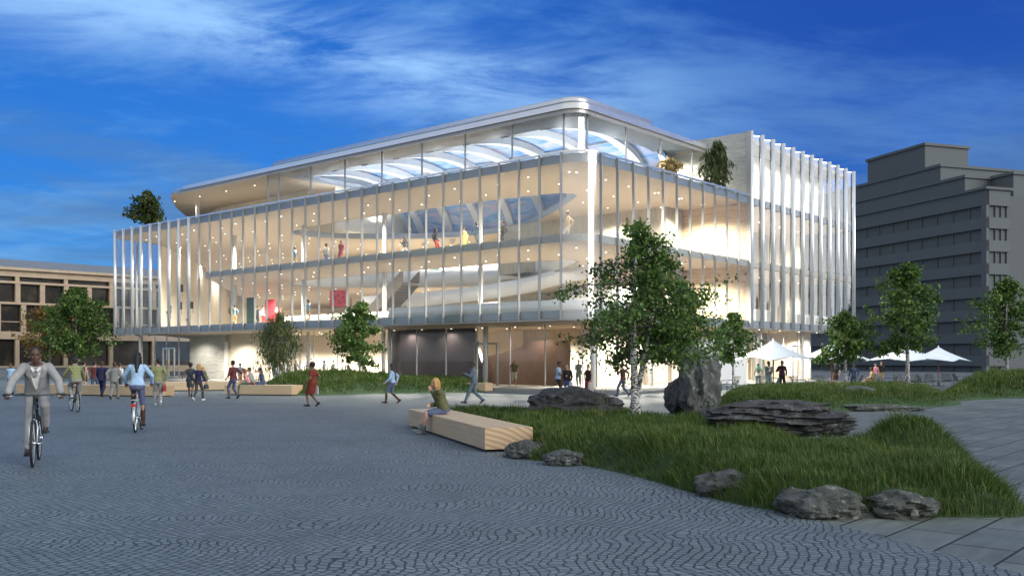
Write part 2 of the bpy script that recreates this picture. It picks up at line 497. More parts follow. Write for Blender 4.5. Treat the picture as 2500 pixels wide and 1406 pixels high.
M = dict(
    cobble=cobbles(), slab=slabs(), asphalt=mat('asphalt', (.12, .135, .155), .8, var=.2, scale=2, bump=.3, bscale=80),
    pale=mat('pale_concrete', (.34, .35, .35), .7, var=.12, scale=3), cream=mat('cream_plaster', (.84, .77, .65), .8, var=.035, scale=.6),
    creamf=mat('pale_floor', (.56, .52, .46), .35, var=.06, scale=1.2), white=mat('white_panel', (.80, .81, .81), .35, var=.03, scale=.8),
    whitegl=mat('white_metal', (.80, .83, .86), .22, metal=.75, var=.03, scale=.5), fin=mat('pale_fin_metal', (.82, .86, .90), .24, metal=.5, var=.03, scale=.7),
    ceil=stripes('timber_ceiling', (.44, .365, .285), (.30, .245, .19), .16, 'Y', .55, .10, var=.06),
    edge2=mat('warm_slab_edge', (.50, .48, .44), .4, var=.05), edge=mat('slab_edge_metal', (.36, .39, .43), .35, metal=.3, var=.05, scale=.8), mull=mat('mullion_metal', (.44, .45, .46), .35, metal=.4, var=.05),
    steel=mat('column_steel', (.72, .74, .75), .25, metal=.35, var=.03), conc=stone_wall('board_marked_concrete', (.36, .34, .29), (.42, .39, .33), (.25, .23, .2), .22, 3.8, horiz=False),
    trav=stone_wall('travertine', (.50, .52, .50), (.60, .61, .58), (.36, .37, .36), 1.9, .62), travw=stone_wall('warm_travertine', (.58, .45, .29), (.66, .52, .35), (.42, .32, .2), 2.4, .7),
    dark=mat('dark_reflection_panel', (.055, .045, .048), .3, var=.25, scale=.6), brown=mat('brown_reflection_panel', (.16, .10, .075), .35, var=.15, scale=.8),  # both tones stand in for the plaza mirrored in the ground-floor glass
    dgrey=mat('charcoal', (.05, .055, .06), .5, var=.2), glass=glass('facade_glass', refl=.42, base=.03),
    glassb=glass('curved_corner_glass', (.93, .95, .95), refl=.6, base=.24, rough=.07), glassg=glass('ground_glass', (.91, .92, .91), refl=.38, base=.05),
    glassf=glass('scalloped_glass', (.86, .91, .95), refl=.75, base=.07, rough=.03), spot=lamp('downlight_glow', (1, .93, .80), 6.),
    memb=None, skylight=None,
    wood=wood('bench_timber', (.44, .33, .20), (.60, .48, .32)), woode=wood('bench_end_grain', (.40, .27, .16), (.56, .41, .26), True),
    leaf=foliage('birch_leaves', [(.022, .056, .012), (.08, .17, .034), (.042, .105, .022), (.19, .29, .065), (.06, .135, .026)]),
    leafw=foliage('willow_leaves', [(.03, .05, .012), (.07, .11, .03), (.045, .075, .018), (.13, .16, .045)]),
    leafy=foliage('autumn_leaves', [(.22, .14, .03), (.36, .24, .05), (.28, .15, .04), (.14, .11, .03)]),
    leafl=foliage('indoor_leaves', [(.32, .24, .10), (.42, .33, .16), (.26, .2, .08)]),
    bark=birch_bark(), twig=mat('grey_bark', (.13, .115, .10), .85, var=.3, scale=8),
    grass=foliage('grass_blades', [(.032, .078, .010), (.068, .140, .020), (.046, .104, .014), (.105, .155, .030), (.040, .092, .011), (.18, .165, .055)], .2, (.125, .165, .032)),
    tuft=foliage('tall_grass', [(.10, .16, .04), (.16, .22, .06), (.13, .15, .05)], .3),
    soil=mat('moss_ground', (.030, .062, .018), .9, var=.5, scale=5, bump=.8, bscale=30), moss=mat('ground_cover', (.030, .075, .020), .85, var=.6, scale=9, bump=1., bscale=45),
    rock=rock_mat('grey_rock', (.022, .024, .025), (.10, .107, .105), (.26, .34, .28)), rockd=rock_mat('dark_slate', (.018, .018, .02), (.075, .075, .08), (.15, .18, .16)),
    rockp=rock_mat('pale_rock', (.028, .032, .029), (.095, .105, .094), (.27, .31, .28)),
    canvas=mat('white_canvas', (.62, .70, .78), .75, var=.04, scale=2), pole=mat('red_brown_timber', (.20, .075, .045), .6, var=.2),
    chair=mat('dark_green_metal', (.055, .075, .078), .45, metal=.2, var=.1), concb=mat('grey_render', (.112, .130, .138), .85, var=.05, scale=.3),
    concd=mat('dark_grey_recess', (.102, .118, .126), .85, var=.06, scale=.3), beige=mat('beige_stone_frame', (.47, .37, .265), .85, var=.14, scale=1.2, bump=.2, bscale=10),
    bwin=None, roofg=mat('grey_roof_metal', (.16, .19, .22), .55, var=.08, scale=.4), lowwall=mat('grey_low_wall', (.22, .25, .27), .8, var=.1),
    black=mat('black_rubber', (.015, .015, .016), .6, var=.2), chrome=mat('bright_metal', (.55, .58, .6), .25, metal=.9, var=.05), bikeg=mat('dark_bike_paint', (.03, .04, .042), .3, var=.1),
    silver=mat('silver_paint', (.5, .56, .6), .3, metal=.5, var=.05), redl=mat('red_reflector', (.5, .03, .03), .25, var=.1),
)
def dark_window():
    m = bpy.data.materials.new('dark_window'); m.use_nodes = True
    t = NT(m.node_tree)
    tc = t.add('ShaderNodeTexCoord').outputs['Object']
    n = t.noise(tc, .45, 5, .65, .6)
    c = t.ramp(n, [(.35, (.012, .012, .012)), (.55, (.03, .026, .02)), (.75, (.085, .07, .05))])
    b = t.add('ShaderNodeBsdfPrincipled', {'Base Color': c, 'Roughness': .18})
    t.add('ShaderNodeOutputMaterial', {0: b.outputs[0]})
    return m
M['bwin'] = dark_window()
def painted_sky():  # opaque vault skin; the sky beyond is painted into its blue-mauve colour
    m = bpy.data.materials.new('skylight_painted_sky'); m.use_nodes = True
    t = NT(m.node_tree)
    tc = t.add('ShaderNodeTexCoord').outputs['Object']
    n = t.noise(t.add('ShaderNodeMapping', {'Vector': tc, 'Rotation': (0, 0, .6), 'Scale': (.35, .16, 1)}).outputs[0], 1.4, 4, .5, 1.8)
    c = t.ramp(n, [(.34, (.09, .24, .52)), (.46, (.24, .40, .66)), (.56, (.40, .47, .68)), (.68, (.58, .54, .64))])
    b = t.add('ShaderNodeBsdfPrincipled', {'Base Color': c, 'Roughness': .5})
    t.add('ShaderNodeOutputMaterial', {0: b.outputs[0]})
    return m
M['memb'] = painted_sky()
# ---------------------------------------------------------------- ground
CM = Vector((3.78, 50.6, 0))
UD = Vector((-math.sin(TH), math.cos(TH), 0)); VD = Vector((math.cos(TH), math.sin(TH), 0))
def W(u, v, z=0.): return CM + UD * u + VD * v + Vector((0, 0, z))
def L(u, v): return (v, u)                       # museum-local plan point
KV = CM.dot(VD); KU = CM.dot(UD); SN, CS = math.sin(TH), math.cos(TH)
def at_u(px, v):
    "u of the photograph column px on the museum plane at inward depth v"
    t = (px - 1250) / FOC; d = (KV + v) / (CS * t + SN)
    return d * (CS - SN * t) - KU
def at_v(px, u):
    t = (px - 1250) / FOC; d = (KU + u) / (CS - SN * t)
    return d * (CS * t + SN) - KV

def sheet(name, pts, z, m):
    b = MB(); b.add([(p[0], p[1], z) for p in pts], [tuple(range(len(pts)))])
    o = b.build(name, m); tag(o, kind='structure'); return o
def ground():
    n = 900
    sheet('ground', [(-n, -n), (n, -n), (n, n), (-n, n)], -.03, M['asphalt'])
    sheet('paving', [(-3, -12), (70, -12), (70, 46), (30, 44), (12, 38), (0, 22), (-3, 5)], 0.0, M['slab'])
    g = lambda x, y: tuple(G(x, y)[:2])
    sheet('cobble_plaza', [(-90, -12), (6.6, -12), (5.2, 4.5), g(2520, 1407), g(1880, 1238), (2.2, 21), (6.0, 33), (13, 45), (30, 62), (22, 82), (-30, 110), (-110, 118), (-110, 10)], .004, M['cobble'])
    sheet('pavement', [tuple(W(*p)[:2]) for p in [(50, 3.2), (50, 12), (-1, 12), (-1.2, 40), (3, 40), (3.6, 8), (2.2, 3.2)][:2]] + [tuple(W(*p)[:2]) for p in [(5, 8), (4.4, 38), (1.8, 38), (1.8, 3.6)]], .009, M['pale'])
ground()

# ---------------------------------------------------------------- museum
def arc(c, r, a0, a1, n=8):
    return [(c[0] + r * math.cos(R(a0 + (a1 - a0) * i / n)), c[1] + r * math.sin(R(a0 + (a1 - a0) * i / n))) for i in range(n + 1)]
def catmull(pts, k=6, closed=True):
    n = len(pts); out = []
    for i in range(n if closed else n - 1):
        if closed: p = [pts[(i + j) % n] for j in (-1, 0, 1, 2)]
        else: p = [pts[max(0, min(n - 1, i + j))] for j in (-1, 0, 1, 2)]
        p = [Vector(q) for q in p]
        for s_ in range(k):
            t = s_ / k
            out.append(tuple(.5 * ((2 * p[1]) + (p[2] - p[0]) * t + (2 * p[0] - 5 * p[1] + 4 * p[2] - p[3]) * t * t + (3 * p[1] - p[0] - 3 * p[2] + p[3]) * t ** 3)))
    if not closed: out.append(tuple(pts[-1]))
    return out
def band(b, path, th, z0, z1, mi=0):
    "upright strip of thickness th along a plan path; z0/z1 numbers or per-point lists"
    n = len(path); vs = []
    for i, p in enumerate(path):
        a = Vector(path[max(i - 1, 0)][:2]); c = Vector(path[min(i + 1, n - 1)][:2])
        d = (c - a).normalized(); nn = Vector((-d.y, d.x)) * th / 2
        za = z0[i] if isinstance(z0, list) else z0; zb = z1[i] if isinstance(z1, list) else z1
        for s_, z in ((1, za), (-1, za), (-1, zb), (1, zb)):
            vs.append((p[0] + nn.x * s_, p[1] + nn.y * s_, z))
    b.rings([vs[i * 4:i * 4 + 4] for i in range(n)], True, mi)
def pane(b, p, q, z0, z1, mi=0):
    b.add([(p[0], p[1], z0), (q[0], q[1], z0), (q[0], q[1], z1), (p[0], p[1], z1)], [(0, 1, 2, 3)], mi)

Z1, Z2, Z3, ZP = 3.95, 8.05, 12.3, 16.4
HOLE = [L(u, v) for u, v in catmull([(8, 7.2), (14, 6.6), (22, 6.5), (30, 6.6), (35, 7.5), (36.8, 10), (35, 14), (29, 18.5), (21, 19), (14, 14.5), (8.5, 10.2), (6.8, 8.4)], 5)]
def museum():
    B = thing('museum_building', 'large glass museum lit warm from inside with white ribs and a glazed roof storey', 'museum', CM, TH)
    cr = arc((1.4, 1.4), 1.4, 180, 270)
    tip = [(33, 83), (5.5, 52.5), (3.6, 51.7), (1.3, 51.3), (.3, 50.7), (0, 49.8)]
    plate = cr + [(18.6, 0), (37.4, 0), (37.4, 36)] + tip
    def floor(name, out, z0, z1, holes=(), top=M['creamf'], bot=M['ceil'], side=M['edge']):
        b = MB(); b.poly(out, z0, z1, holes, (0, 1, 2)); return b.build(name, [top, bot, side], B)
    floor('floor_slab', plate, Z1, 4.4)
    floor('floor_slab', cr + [(18.6, 0), (37.4, 0), (37.4, 36), (34, 76), (0, 36)], Z2, 8.47, [HOLE], side=M['edge2'])
    floor('roof_slab', plate, Z3, 12.77, [HOLE], top=M['pale'])
    b = MB(); b.poly([(6.9, 4.7), (37, 4.7), (37, 36), (33, 83), (8, 58), (6.9, 50)], -.02, .02); b.build('ground_floor', M['creamf'], B)
    # --- main facade: glass modules and mullions
    us = [1.42 + 1.47 * k for k in range(25)]                   # left facade
    mb = MB(); mb.box(-.20, -.04, -.028, .028, 3.86, 12.86); m0 = mb.build('mullion', M['mull'], B); ml = [m0]
    pb = MB(); pb.box(-.10, -.085, .02, 1.45, 3.88, 12.82); p0 = pb.build('glass_pane', M['glass'], B)
    first = True
    def inst(o, x, y, rz=0):
        c = o.copy(); COL.objects.link(c); c.parent = B; c.location = (x, y, 0); c.rotation_euler = (0, 0, rz); return c
    for k, u in enumerate(us):
        if k == 0: m0.location = (0, u, 0); p0.location = (0, u, 0)
        else:
            inst(m0, 0, u)
            if k < 24: inst(p0, 0, u)
    vs = [1.42 + (18.78 - 1.42) / 11 * k for k in range(12)]     # right facade
    pb = MB(); pb.box(.02, 1.56, -.10, -.085, 3.88, 12.82); p1 = pb.build('glass_pane', M['glass'], B)
    for k, v in enumerate(vs[:-1]):
        inst(m0, v, 0, R(90))
        if k == 0: p1.location = (v, 0, 0)
        else: inst(p1, v, 0)
    b = MB(); ring = arc((1.4, 1.4), 1.5, 180, 270, 14)
    for p, q in zip(ring, ring[1:]): pane(b, p, q, 3.88, 12.82)
    b.build('curved_corner_glass', M['glassb'], B, True)
    b = MB(); band(b, [(-.12, 50), (-.12, 1.4)] + arc((1.4, 1.4), 1.52, 180, 270, 14) + [(1.4, -.12), (18.7, -.12)], .10, 12.80, 12.90)
    b.build('roof_coping', M['whitegl'], B)
    b = MB(); band(b, [(-.13, 50), (-.13, 1.4)] + arc((1.4, 1.4), 1.53, 180, 270, 14) + [(1.4, -.13), (37.4, -.13)], .08, 3.84, 3.90)
    b.build('bottom_rail', M['mull'], B)
    # --- scalloped glass with pale fins: left end and right wing
    def fin(z1, w, dp):
        f = MB(); sec = [(-.02, -w / 2)] + [(-dp * math.sin(R(a)), -w / 2 * math.cos(R(a))) for a in range(10, 180, 20)] + [(-.02, w / 2)]
        f.rings([[(x, y, z) for x, y in sec] for z in (3.86, z1)], True); return f
    def scallop(z1, wid, sag, n=8):
        s_ = MB(); pts = [(sag * math.sin(math.pi * i / n) - .05, wid * i / n) for i in range(n + 1)]
        for p, q in zip(pts, pts[1:]): pane(s_, p, q, 3.88, z1)
        return s_, pts
    fl = fin(12.92, .24, .22).build('facade_fin', M['fin'], B, True)
    sc, pts = scallop(12.80, 1.47, .16); gl = sc.build('glass_pane', M['glassf'], B, True)
    uf = [36.75 + 1.47 * k for k in range(1, 10)]
    for k, u in enumerate(uf):
        if k == 0: fl.location = (0, u, 0); gl.location = (0, u - 1.47, 0)
        else: inst(fl, 0, u); inst(gl, 0, u - 1.47)
    b = MB(); tipr = [(-.1, 49.98), (.2, 50.8), (1.2, 51.4), (3.6, 51.8), (5.4, 52.5)]
    for p, q in zip(tipr, tipr[1:]): pane(b, p, q, 3.88, 12.8)
    b.build('end_glass', M['glassf'], B, True)
    for x, y in ((1.5, 51.55), (2.9, 51.75), (4.3, 52.1)): inst(fl, x, y, R(-80))
    fr = fin(17.2, .30, .26).build('facade_fin', M['fin'], B, True)
    nb = 11; wv = (37.4 - 19.0) / nb
    sc, pts = scallop(17.1, wv, .42, 10); gr = sc.build('glass_pane', M['glassf'], B, True)
    cb = MB(); band(cb, pts, .09, 17.08, 17.17); c0 = cb.build('wing_coping', M['whitegl'], B)
    for k in range(nb + 1):
        v = 19.0 + wv * k
        if k == 0: fr.location = (v, -.05, 0); fr.rotation_euler = (0, 0, R(90))
        else: inst(fr, v, -.05, R(90))
        if k == 0:
            for o in (gr, c0): o.location = (v + wv, -.02, 0); o.rotation_euler = (0, 0, R(90))
        elif k < nb:
            for o in (gr, c0): inst(o, v + wv, -.02, R(90))
    # --- right wing shell
    b = MB(); b.box(18.85, 19.3, .12, 15, 12.77, 17.15); b.build('stone_side_wall', M['trav'], B)
    b = MB(); b.box(18.8, 18.92, -.22, .10, 3.9, 17.2); b.build('wing_edge_post', M['mull'], B)
    b = MB(); b.box(18.9, 19.2, .08, 13, 4.4, Z2); b.box(18.9, 19.2, .08, 13, 8.47, Z3); b.build('timber_side_wall', M['travw'], B)
    b = MB(); b.box(19.3, 37.3, 2.3, 2.5, 12.78, 16.7); b.build('upper_wing_wall', M['cream'], B)
    b = MB(); b.poly([(18.9, .45), (37.4, .45), (37.4, 25), (18.9, 25)], 16.72, 17.0); b.build('wing_roof', M['pale'], B)
    b = MB(); b.box(37.2, 37.4, 4.2, 36, 4.4, 16.7); b.build('back_wall', M['cream'], B)
    b = MB(); pane(b, (37.42, .1), (37.42, 4.2), 3.9, 17.05); b.build('end_glass', M['glassf'], B)
    b = MB(); b.box(19.4, 37, 6.5, 6.7, 4.4, Z2); b.box(19.4, 37, 6.5, 6.7, 8.47, Z3); b.build('dark_partition', M['dgrey'], B)
    for k in range(9):
        v = 20.4 + 1.9 * k
        for z0, z1 in ((4.4, Z2), (8.47, Z3)):
            q = MB(); q.box(v - .2, v + .2, 6.25, 6.45, z0, z1); q.build('pilaster', M['cream'], B)
    b = MB(); b.box(19.6, 24.6, .9, 1.1, 4.4, 5.3); b.box(27.5, 36.5, .9, 1.1, 4.4, 5.2); b.build('wing_parapet', M['cream'], B)
    # --- interior walls
    b = MB(); band(b, [(33, 82.8), (5.5, 52.4)], .3, 4.4, Z3); b.build('gallery_wall', M['cream'], B)
    b = MB(); band(b, [(37.2, 36), (33, 82.8)], .3, 4.4, Z3); b.build('back_wall', M['cream'], B)
    b = MB(); b.box(16.5, 18.7, 5.0, 20.5, 4.4, Z2); b.box(16.5, 18.7, 5.0, 20.5, 8.47, Z3); b.build('concrete_core', M['conc'], B)
    b = MB(); b.box(23, 23.3, 19, 46, 4.4, Z2); b.box(23, 23.3, 19, 46, 8.47, Z3); b.build('atrium_back_wall', M['cream'], B)
    b = MB(); b.box(22.92, 23, 40.6, 42.4, 4.4, 7.6); b.box(22.92, 23, 33.5, 34.7, 8.47, 11.4); b.build('green_doorway', mat('dark_green_door', (.02, .06, .05), .4), B)
    # columns
    q = MB(); q.cap((0, 0, 4.4), (0, 0, Z3), .17, n=14); c0 = q.build('round_column', M['steel'], B, True)
    q = MB(); q.cap((0, 0, 0), (0, 0, Z1), .17, n=14); c1 = q.build('round_column', M['steel'], B, True)
    cols = [at_u(741, 6.1), at_u(939, 6.1), at_u(1173, 6.1)]
    st = (cols[0] - cols[2]) / 2
    cols = [cols[2] - st * .93, cols[2], cols[1], cols[0], cols[0] + st]
    for k, u in enumerate(cols):
        if k == 0: c0.location = (6.1, cols[4], 0); c1.location = (6.6, u, 0)
        else:
            if k < 4: inst(c0, 6.1, u)
            if k < 4: inst(c1, 6.6, u)
    inst(c1, 1.9, 49.3); inst(c1, 26, 2.6); inst(c1, 33.5, 2.6); inst(c1, 12, 3.4)
    # atrium balustrades, ramps, stair
    n = len(HOLE); far = HOLE[22:58]
    for z in (4.4, 8.47):
        b = MB(); band(b, [(p[0] + .05, p[1]) for p in far], .12, z - .42 if z > 5 else z, z + 1.05); b.build('balustrade', M['white'], B, True)
    b = MB(); band(b, [L(u, v) for u, v in catmull([(16, .75), (9, .7), (4, .8), (1.9, 1.3), (1.2, 2.2), (.9, 4), (.8, 7)], 6, False)], .12, 4.4, 5.02); b.build('balustrade', M['white'], B, True)
    b = MB(); band(b, [L(u, v) for u, v in catmull([(9, 5), (20, 5.2), (30, 5.2), (34, 5.6)], 6, False)], .10, 4.4, 5.15); b.build('balustrade', M['edge2'], B, True)
    for (cp, za, zb) in (([(5, 10.5), (10, 12.2), (16, 15), (22, 16.2), (28, 15.8), (33, 13)], 7.55, 6.1), ([(4, 11.5), (10, 13.4), (16, 15.8), (22, 17), (29, 16.8)], 5.6, 4.5)):
        pth = [L(u, v) for u, v in catmull(cp, 7, False)]; m_ = len(pth)
        zz = [za + (zb - za) * i / (m_ - 1) for i in range(m_)]
        b = MB(); band(b, pth, .12, [z - .15 for z in zz], [z + 1.0 for z in zz])
        r_ = b.build('ramp', M['white'], B, True)
        b = MB(); band(b, [(p[0] + .9, p[1]) for p in pth], 1.7, [z - .22 for z in zz], [z - .02 for z in zz]); b.build('ramp_deck', M['ceil'], r_)
    b = MB()
    a, c = Vector((12.5, 27.3, 8.3)), Vector((13.2, 33.2, 4.8))
    for dx in (0, 1.9):
        b.add([a + Vector((dx, 0, .75)), c + Vector((dx, 0, .75)), c + Vector((dx, 0, -.45)), a + Vector((dx, 0, -.45)), a + Vector((dx + .1, 0, .75)), c + Vector((dx + .1, 0, .75)), c + Vector((dx + .1, 0, -.45)), a + Vector((dx + .1, 0, -.45))], [(0, 1, 2, 3), (7, 6, 5, 4), (0, 4, 5, 1), (3, 2, 6, 7), (0, 3, 7, 4), (1, 5, 6, 2)])
    for k in range(16):
        t_ = (k + .5) / 16; p = a.lerp(c, t_); b.box(p.x + .1, p.x + 1.9, p.y - .2, p.y + .2, p.z - .40, p.z - .18)
    b.build('stair', mat('stair_cladding', (.20, .18, .155), .6), B)
    # --- roof storey
    rp = arc((4.9, 4.3), 1.2, 180, 270, 10)
    roofo = [(3.7, 4.3)] + rp[1:] + [(18.83, 3.1), (18.83, 5.6), (20.6, 5.6), (22, 20), (36, 36), (34, 79), (12, 59)] + [(8.5, 54.8), (6.2, 51.6), (4.7, 49.2), (3.95, 47.4), (3.7, 45.5)]
    sky = [L(u, v) for u, v in [(30.8, 6.7), (32.2, 7.2), (33, 8.6), (33.3, 10), (33.3, 16.5), (33.1, 18.2), (32.6, 19.4)] + [(8.2, 19.4), (7.2, 18.6), (6.4, 17.2), (6, 15.5), (6, 10), (6.2, 8.3), (7, 7.1), (8.5, 6.7)]]
    floor('penthouse_roof', roofo, ZP, 16.72, [sky], top=M['pale'], side=M['whitegl'])
    b = MB(); lip = [(p[0] + .35 if p[0] < 10 else p[0], p[1]) for p in roofo]
    band(b, [(3.9, 47), (3.9, 4.4)] + arc((4.9, 4.3), 1.0, 180, 270, 10) + [(5.0, 3.3), (18.8, 3.3)], .12, 16.18, 16.40); b.build('eave_trim', M['mull'], B)
    b = MB(); path = [(5.0, 33.0), (4.35, 33.4), (4.0, 32.6), (4.0, 4.6)] + arc((5.0, 4.4), 1.0, 180, 270, 10) + [(5.2, 3.4), (11.8, 3.4), (12.5, 3.7), (12.8, 4.6)]
    band(b, path, .22, 16.72, 17.12); b.build('roof_parapet', M['whitegl'], B, True)
    b = MB(); b.poly([(4.42, 33.8)] + [(4.42, 4.8)] + arc((5.3, 4.6), .88, 180, 270, 8) + [(18.2, 3.72), (18.2, 5.5), (20.4, 5.7), (20.4, 33.8)], ZP - .035, ZP - .012, [[(p_[0], p_[1]) for p_ in sky]]); b.build('ceiling_lining', mat('grey_lining', (.17, .20, .24), .4), B)
    # skylight vault and ribs
    prof = catmull([(6.75, 16.85), (8.3, 17.2), (11, 17.55), (14, 17.4), (16.8, 16.5), (18.7, 14.9), (19.7, 13.2), (19.9, 12.5)], 3, False)
    vv = [p[0] for p in prof]; zz = [p[1] for p in prof]; nb_ = len(prof) - 1
    b = MB(); b.rings([[(v, 5.6, z), (v, 33.6, z), (v, 33.6, z + .08), (v, 5.6, z + .08)] for v, z in zip(vv, zz)], True)
    sk = b.build('skylight_vault', M['memb'], B)
    b = MB()
    for u in (5.8, 33.6):
        pts_ = [(v, u, z) for v, z in zip(vv, zz)]
        b.add(pts_ + [(19.9, u, 12.4), (16.2, u, 16.75)], [tuple(range(len(pts_) + 2))])
    b.build('vault_end', M['white'], sk)
    for k in range(8):
        u = 7.8 + 3.5 * k
        b = MB(); b.rings([[(v, u - .34 + w_, z - d_) for w_, d_ in ((0, .06), (.68, .06), (.68, .55), (0, .55))] for v, z in zip(vv, zz)], True)
        b.build('skylight_rib', M['white'], sk)
    for v in (10.2, 15.0):
        i = min(range(nb_ + 1), key=lambda j: abs(vv[j] - v))
        b = MB(); b.tube([(vv[i], 6, zz[i] - .12), (vv[i], 33.5, zz[i] - .12)], .06, 6); b.build('skylight_purlin', M['steel'], sk)
    # penthouse glazing
    mb = MB(); mb.box(-.06, .06, -.03, .03, 12.77, ZP); pm = mb.build('mullion', M['mull'], B); pm.location = (4.3, 4.6, 0)
    for k in range(1, 8): inst(pm, 4.3, 4.6 + 4 * k)
    inst(pm, 4.3, 34)
    for v in (5.3, 9.4, 13.5, 17.6): inst(pm, v, 3.6)
    for k in range(8):
        b = MB(); pane(b, (4.3, 4.6 + 4 * k), (4.3, min(34, 8.6 + 4 * k)), 12.77, ZP); b.build('glass_pane', M['glass'], B)
    pv = (5.3, 9.4, 13.5, 17.6, 18.8)
    for a_, c_ in zip(pv, pv[1:]):
        b = MB(); pane(b, (a_, 3.6), (c_, 3.6), 12.77, ZP); b.build('glass_pane', M['glass'], B)
    b = MB(); ring = arc((5.3, 4.6), 1.0, 180, 270, 12)
    for p, q in zip(ring, ring[1:]): pane(b, p, q, 12.77, ZP)
    b.build('curved_corner_glass', M['glassb'], B, True)
    b = MB(); pane(b, (4.3, 34), (11, 37.5), 12.77, ZP); b.build('glass_pane', M['glass'], B)
    b = MB(); band(b, [(11, 37.6), (11.4, 52), (14, 60)], .25, 12.77, ZP); tw = b.build('terrace_wall', M['cream'], B)
    for k in range(4):
        u = 39 + 3.6 * k; b = MB(); b.box(10.75, 10.86, u, u + 2.9, 12.9, 15.2); b.build('terrace_window', mat('lit_blind', (.72, .63, .5), .6), tw)
        b = MB(); b.box(10.68, 10.75, u - .1, u, 12.8, 15.3); b.box(10.68, 10.75, u - .1, u + 3.0, 15.2, 15.3); b.build('window_frame', M['mull'], tw)
    b = MB(); b.box(20, 20.3, 34.2, 60, 12.77, ZP); b.box(11.2, 20, 33.95, 34.2, 12.77, ZP); b.build('back_wall', M['cream'], B)
    b = MB(); b.box(18.3, 18.8, 6, 15, 12.8, ZP); b.build('penthouse_inner_wall', M['cream'], B)
    inst(c1, 8, 50.2).location.z = 12.77
    b = MB(); b.box(4.5, 8.5, 44.3, 47.2, 16.78, 16.84, mat=Matrix.Translation((0, 0, 0))); b.build('roof_panel', M['black'], B)
    # --- ground floor
    gu = [5.2 + 2.94 * k for k in range(12)]
    mb = MB(); mb.box(-.05, .05, -.03, .03, .02, Z1); gm = mb.build('mullion', M['steel'], B); gm.location = (7, gu[0], 0)
    for u in gu[1:]: inst(gm, 7, u)
    for a_, c_ in zip(gu, gu[1:]):
        b = MB(); pane(b, (7, a_), (7, c_), .02, Z1); b.build('glass_pane', M['glassg'], B)
    def door(x, y, rz, name='entrance_door', m=M['edge']):
        q = MB()
        for s_ in (-1.0, 0, 1.0): q.box(-.07, .07, s_ * 1.0 - .05, s_ * 1.0 + .05, .02, 2.75)
        q.box(-.07, .07, -1.05, 1.05, 2.75, 2.87)
        o = q.build(name, m, B); o.location = (x, y, 0); o.rotation_euler = (0, 0, rz)
        for s_ in (-.13, .13):
            h = MB(); h.box(-.16, -.10, s_ - .03, s_ + .03, .55, 1.7); h.build('door_handle', M['wood'], o)
        return o
    door(6.9, (at_u(1165, 7) + at_u(1214, 7)) / 2, 0)
    door(6.9, at_u(717, 7), 0)
    door(8.0, at_u(412, 8), 0, m=M['fin'])
    s0, s1 = at_u(550, 6.9), at_u(470, 6.9)
    b = MB(); b.box(6.6, 9.5, s0, s1, 0, Z1); b.build('stone_pier', M['trav'], B)
    b = MB(); b.box(7.1, 7.4, at_u(655, 7), s0 - .02, 0, Z1); b.build('lobby_wall', M['cream'], B)
    b = MB(); b.box(6.7, 7.0, s0 - .35, s0 - .05, 0.02, 3.3); b.build('lit_door_jamb', M['white'], B)
    b = MB(); us_ = [s1, s1 + 2, s1 + 4.2, s1 + 6.4, s1 + 8.6]
    for a_, c_ in zip(us_, us_[1:]):
        b = MB(); pane(b, (8, a_), (8, c_), .02, Z1); b.build('glass_pane', M['glassg'], B); inst(gm, 8, c_)
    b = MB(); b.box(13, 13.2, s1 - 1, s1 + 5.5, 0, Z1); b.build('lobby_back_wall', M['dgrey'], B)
    d0, d1 = at_u(1166, 8.6), at_u(946, 8.6)
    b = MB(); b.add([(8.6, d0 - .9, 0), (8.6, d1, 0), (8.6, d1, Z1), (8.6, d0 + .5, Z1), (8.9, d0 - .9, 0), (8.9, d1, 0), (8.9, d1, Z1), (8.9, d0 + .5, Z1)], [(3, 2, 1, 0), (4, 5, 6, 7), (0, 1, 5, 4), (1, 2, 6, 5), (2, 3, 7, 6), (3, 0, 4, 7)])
    b.build('dark_reflection_wall', M['dark'], B)  # dark wall added in place of the plaza's reflection in the glass
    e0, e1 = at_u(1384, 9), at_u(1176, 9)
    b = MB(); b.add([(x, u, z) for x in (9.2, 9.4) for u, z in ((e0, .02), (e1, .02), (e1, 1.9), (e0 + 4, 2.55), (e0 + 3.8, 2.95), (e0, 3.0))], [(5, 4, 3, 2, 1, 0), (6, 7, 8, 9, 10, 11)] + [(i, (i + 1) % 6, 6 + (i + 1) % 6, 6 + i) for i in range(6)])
    b.build('brown_reflection_wall', M['brown'], B)  # brown wall, likewise a stand-in for the mirrored plaza
    b = MB(); b.box(14, 14.3, 5, 15.8, 0, Z1); b.build('concrete_core', M['conc'], B)
    b = MB(); b.box(15, 15.3, 16, 46, 0, Z1); b.build('lobby_back_wall', M['cream'], B)
    b = MB(); b.box(8.3, 8.5, d1 + .1, d1 + .35, 0, Z1); b.build('lit_wall_end', M['white'], B)
    # right-hand ground floor
    b = MB(); b.box(8.6, 15.4, 5.2, 5.5, 0, Z1); b.build('white_ground_wall', M['cream'], B)
    b = MB(); pane(b, (7, 5.2), (8.6, 5.2), .02, Z1); b.build('glass_pane', M['glassg'], B)
    b = MB(); b.box(11.8, 20.4, .9, 1.2, 0, 3.1); b.build('white_ground_wall', M['white'], B)
    gv = [21 + 2.6 * k for k in range(7)]
    for a_, c_ in zip(gv, gv[1:]):
        b = MB(); pane(b, (a_, 3.2), (c_, 3.2), .02, Z1); b.build('glass_pane', M['glassg'], B); inst(gm, c_, 3.2)
    b = MB(); b.box(15.4, 36.6, 8, 8.2, 0, Z1); b.box(36.6, 36.8, 3.3, 8.2, 0, Z1); b.build('lobby_back_wall', M['cream'], B)
    for k in range(8):
        b = MB(); b.tube([(21.8 + 1.9 * k, 6.6, .02), (21.8 + 1.9 * k, 6.6, Z1)], .2, 10); b.build('pilaster', M['conc'], B)
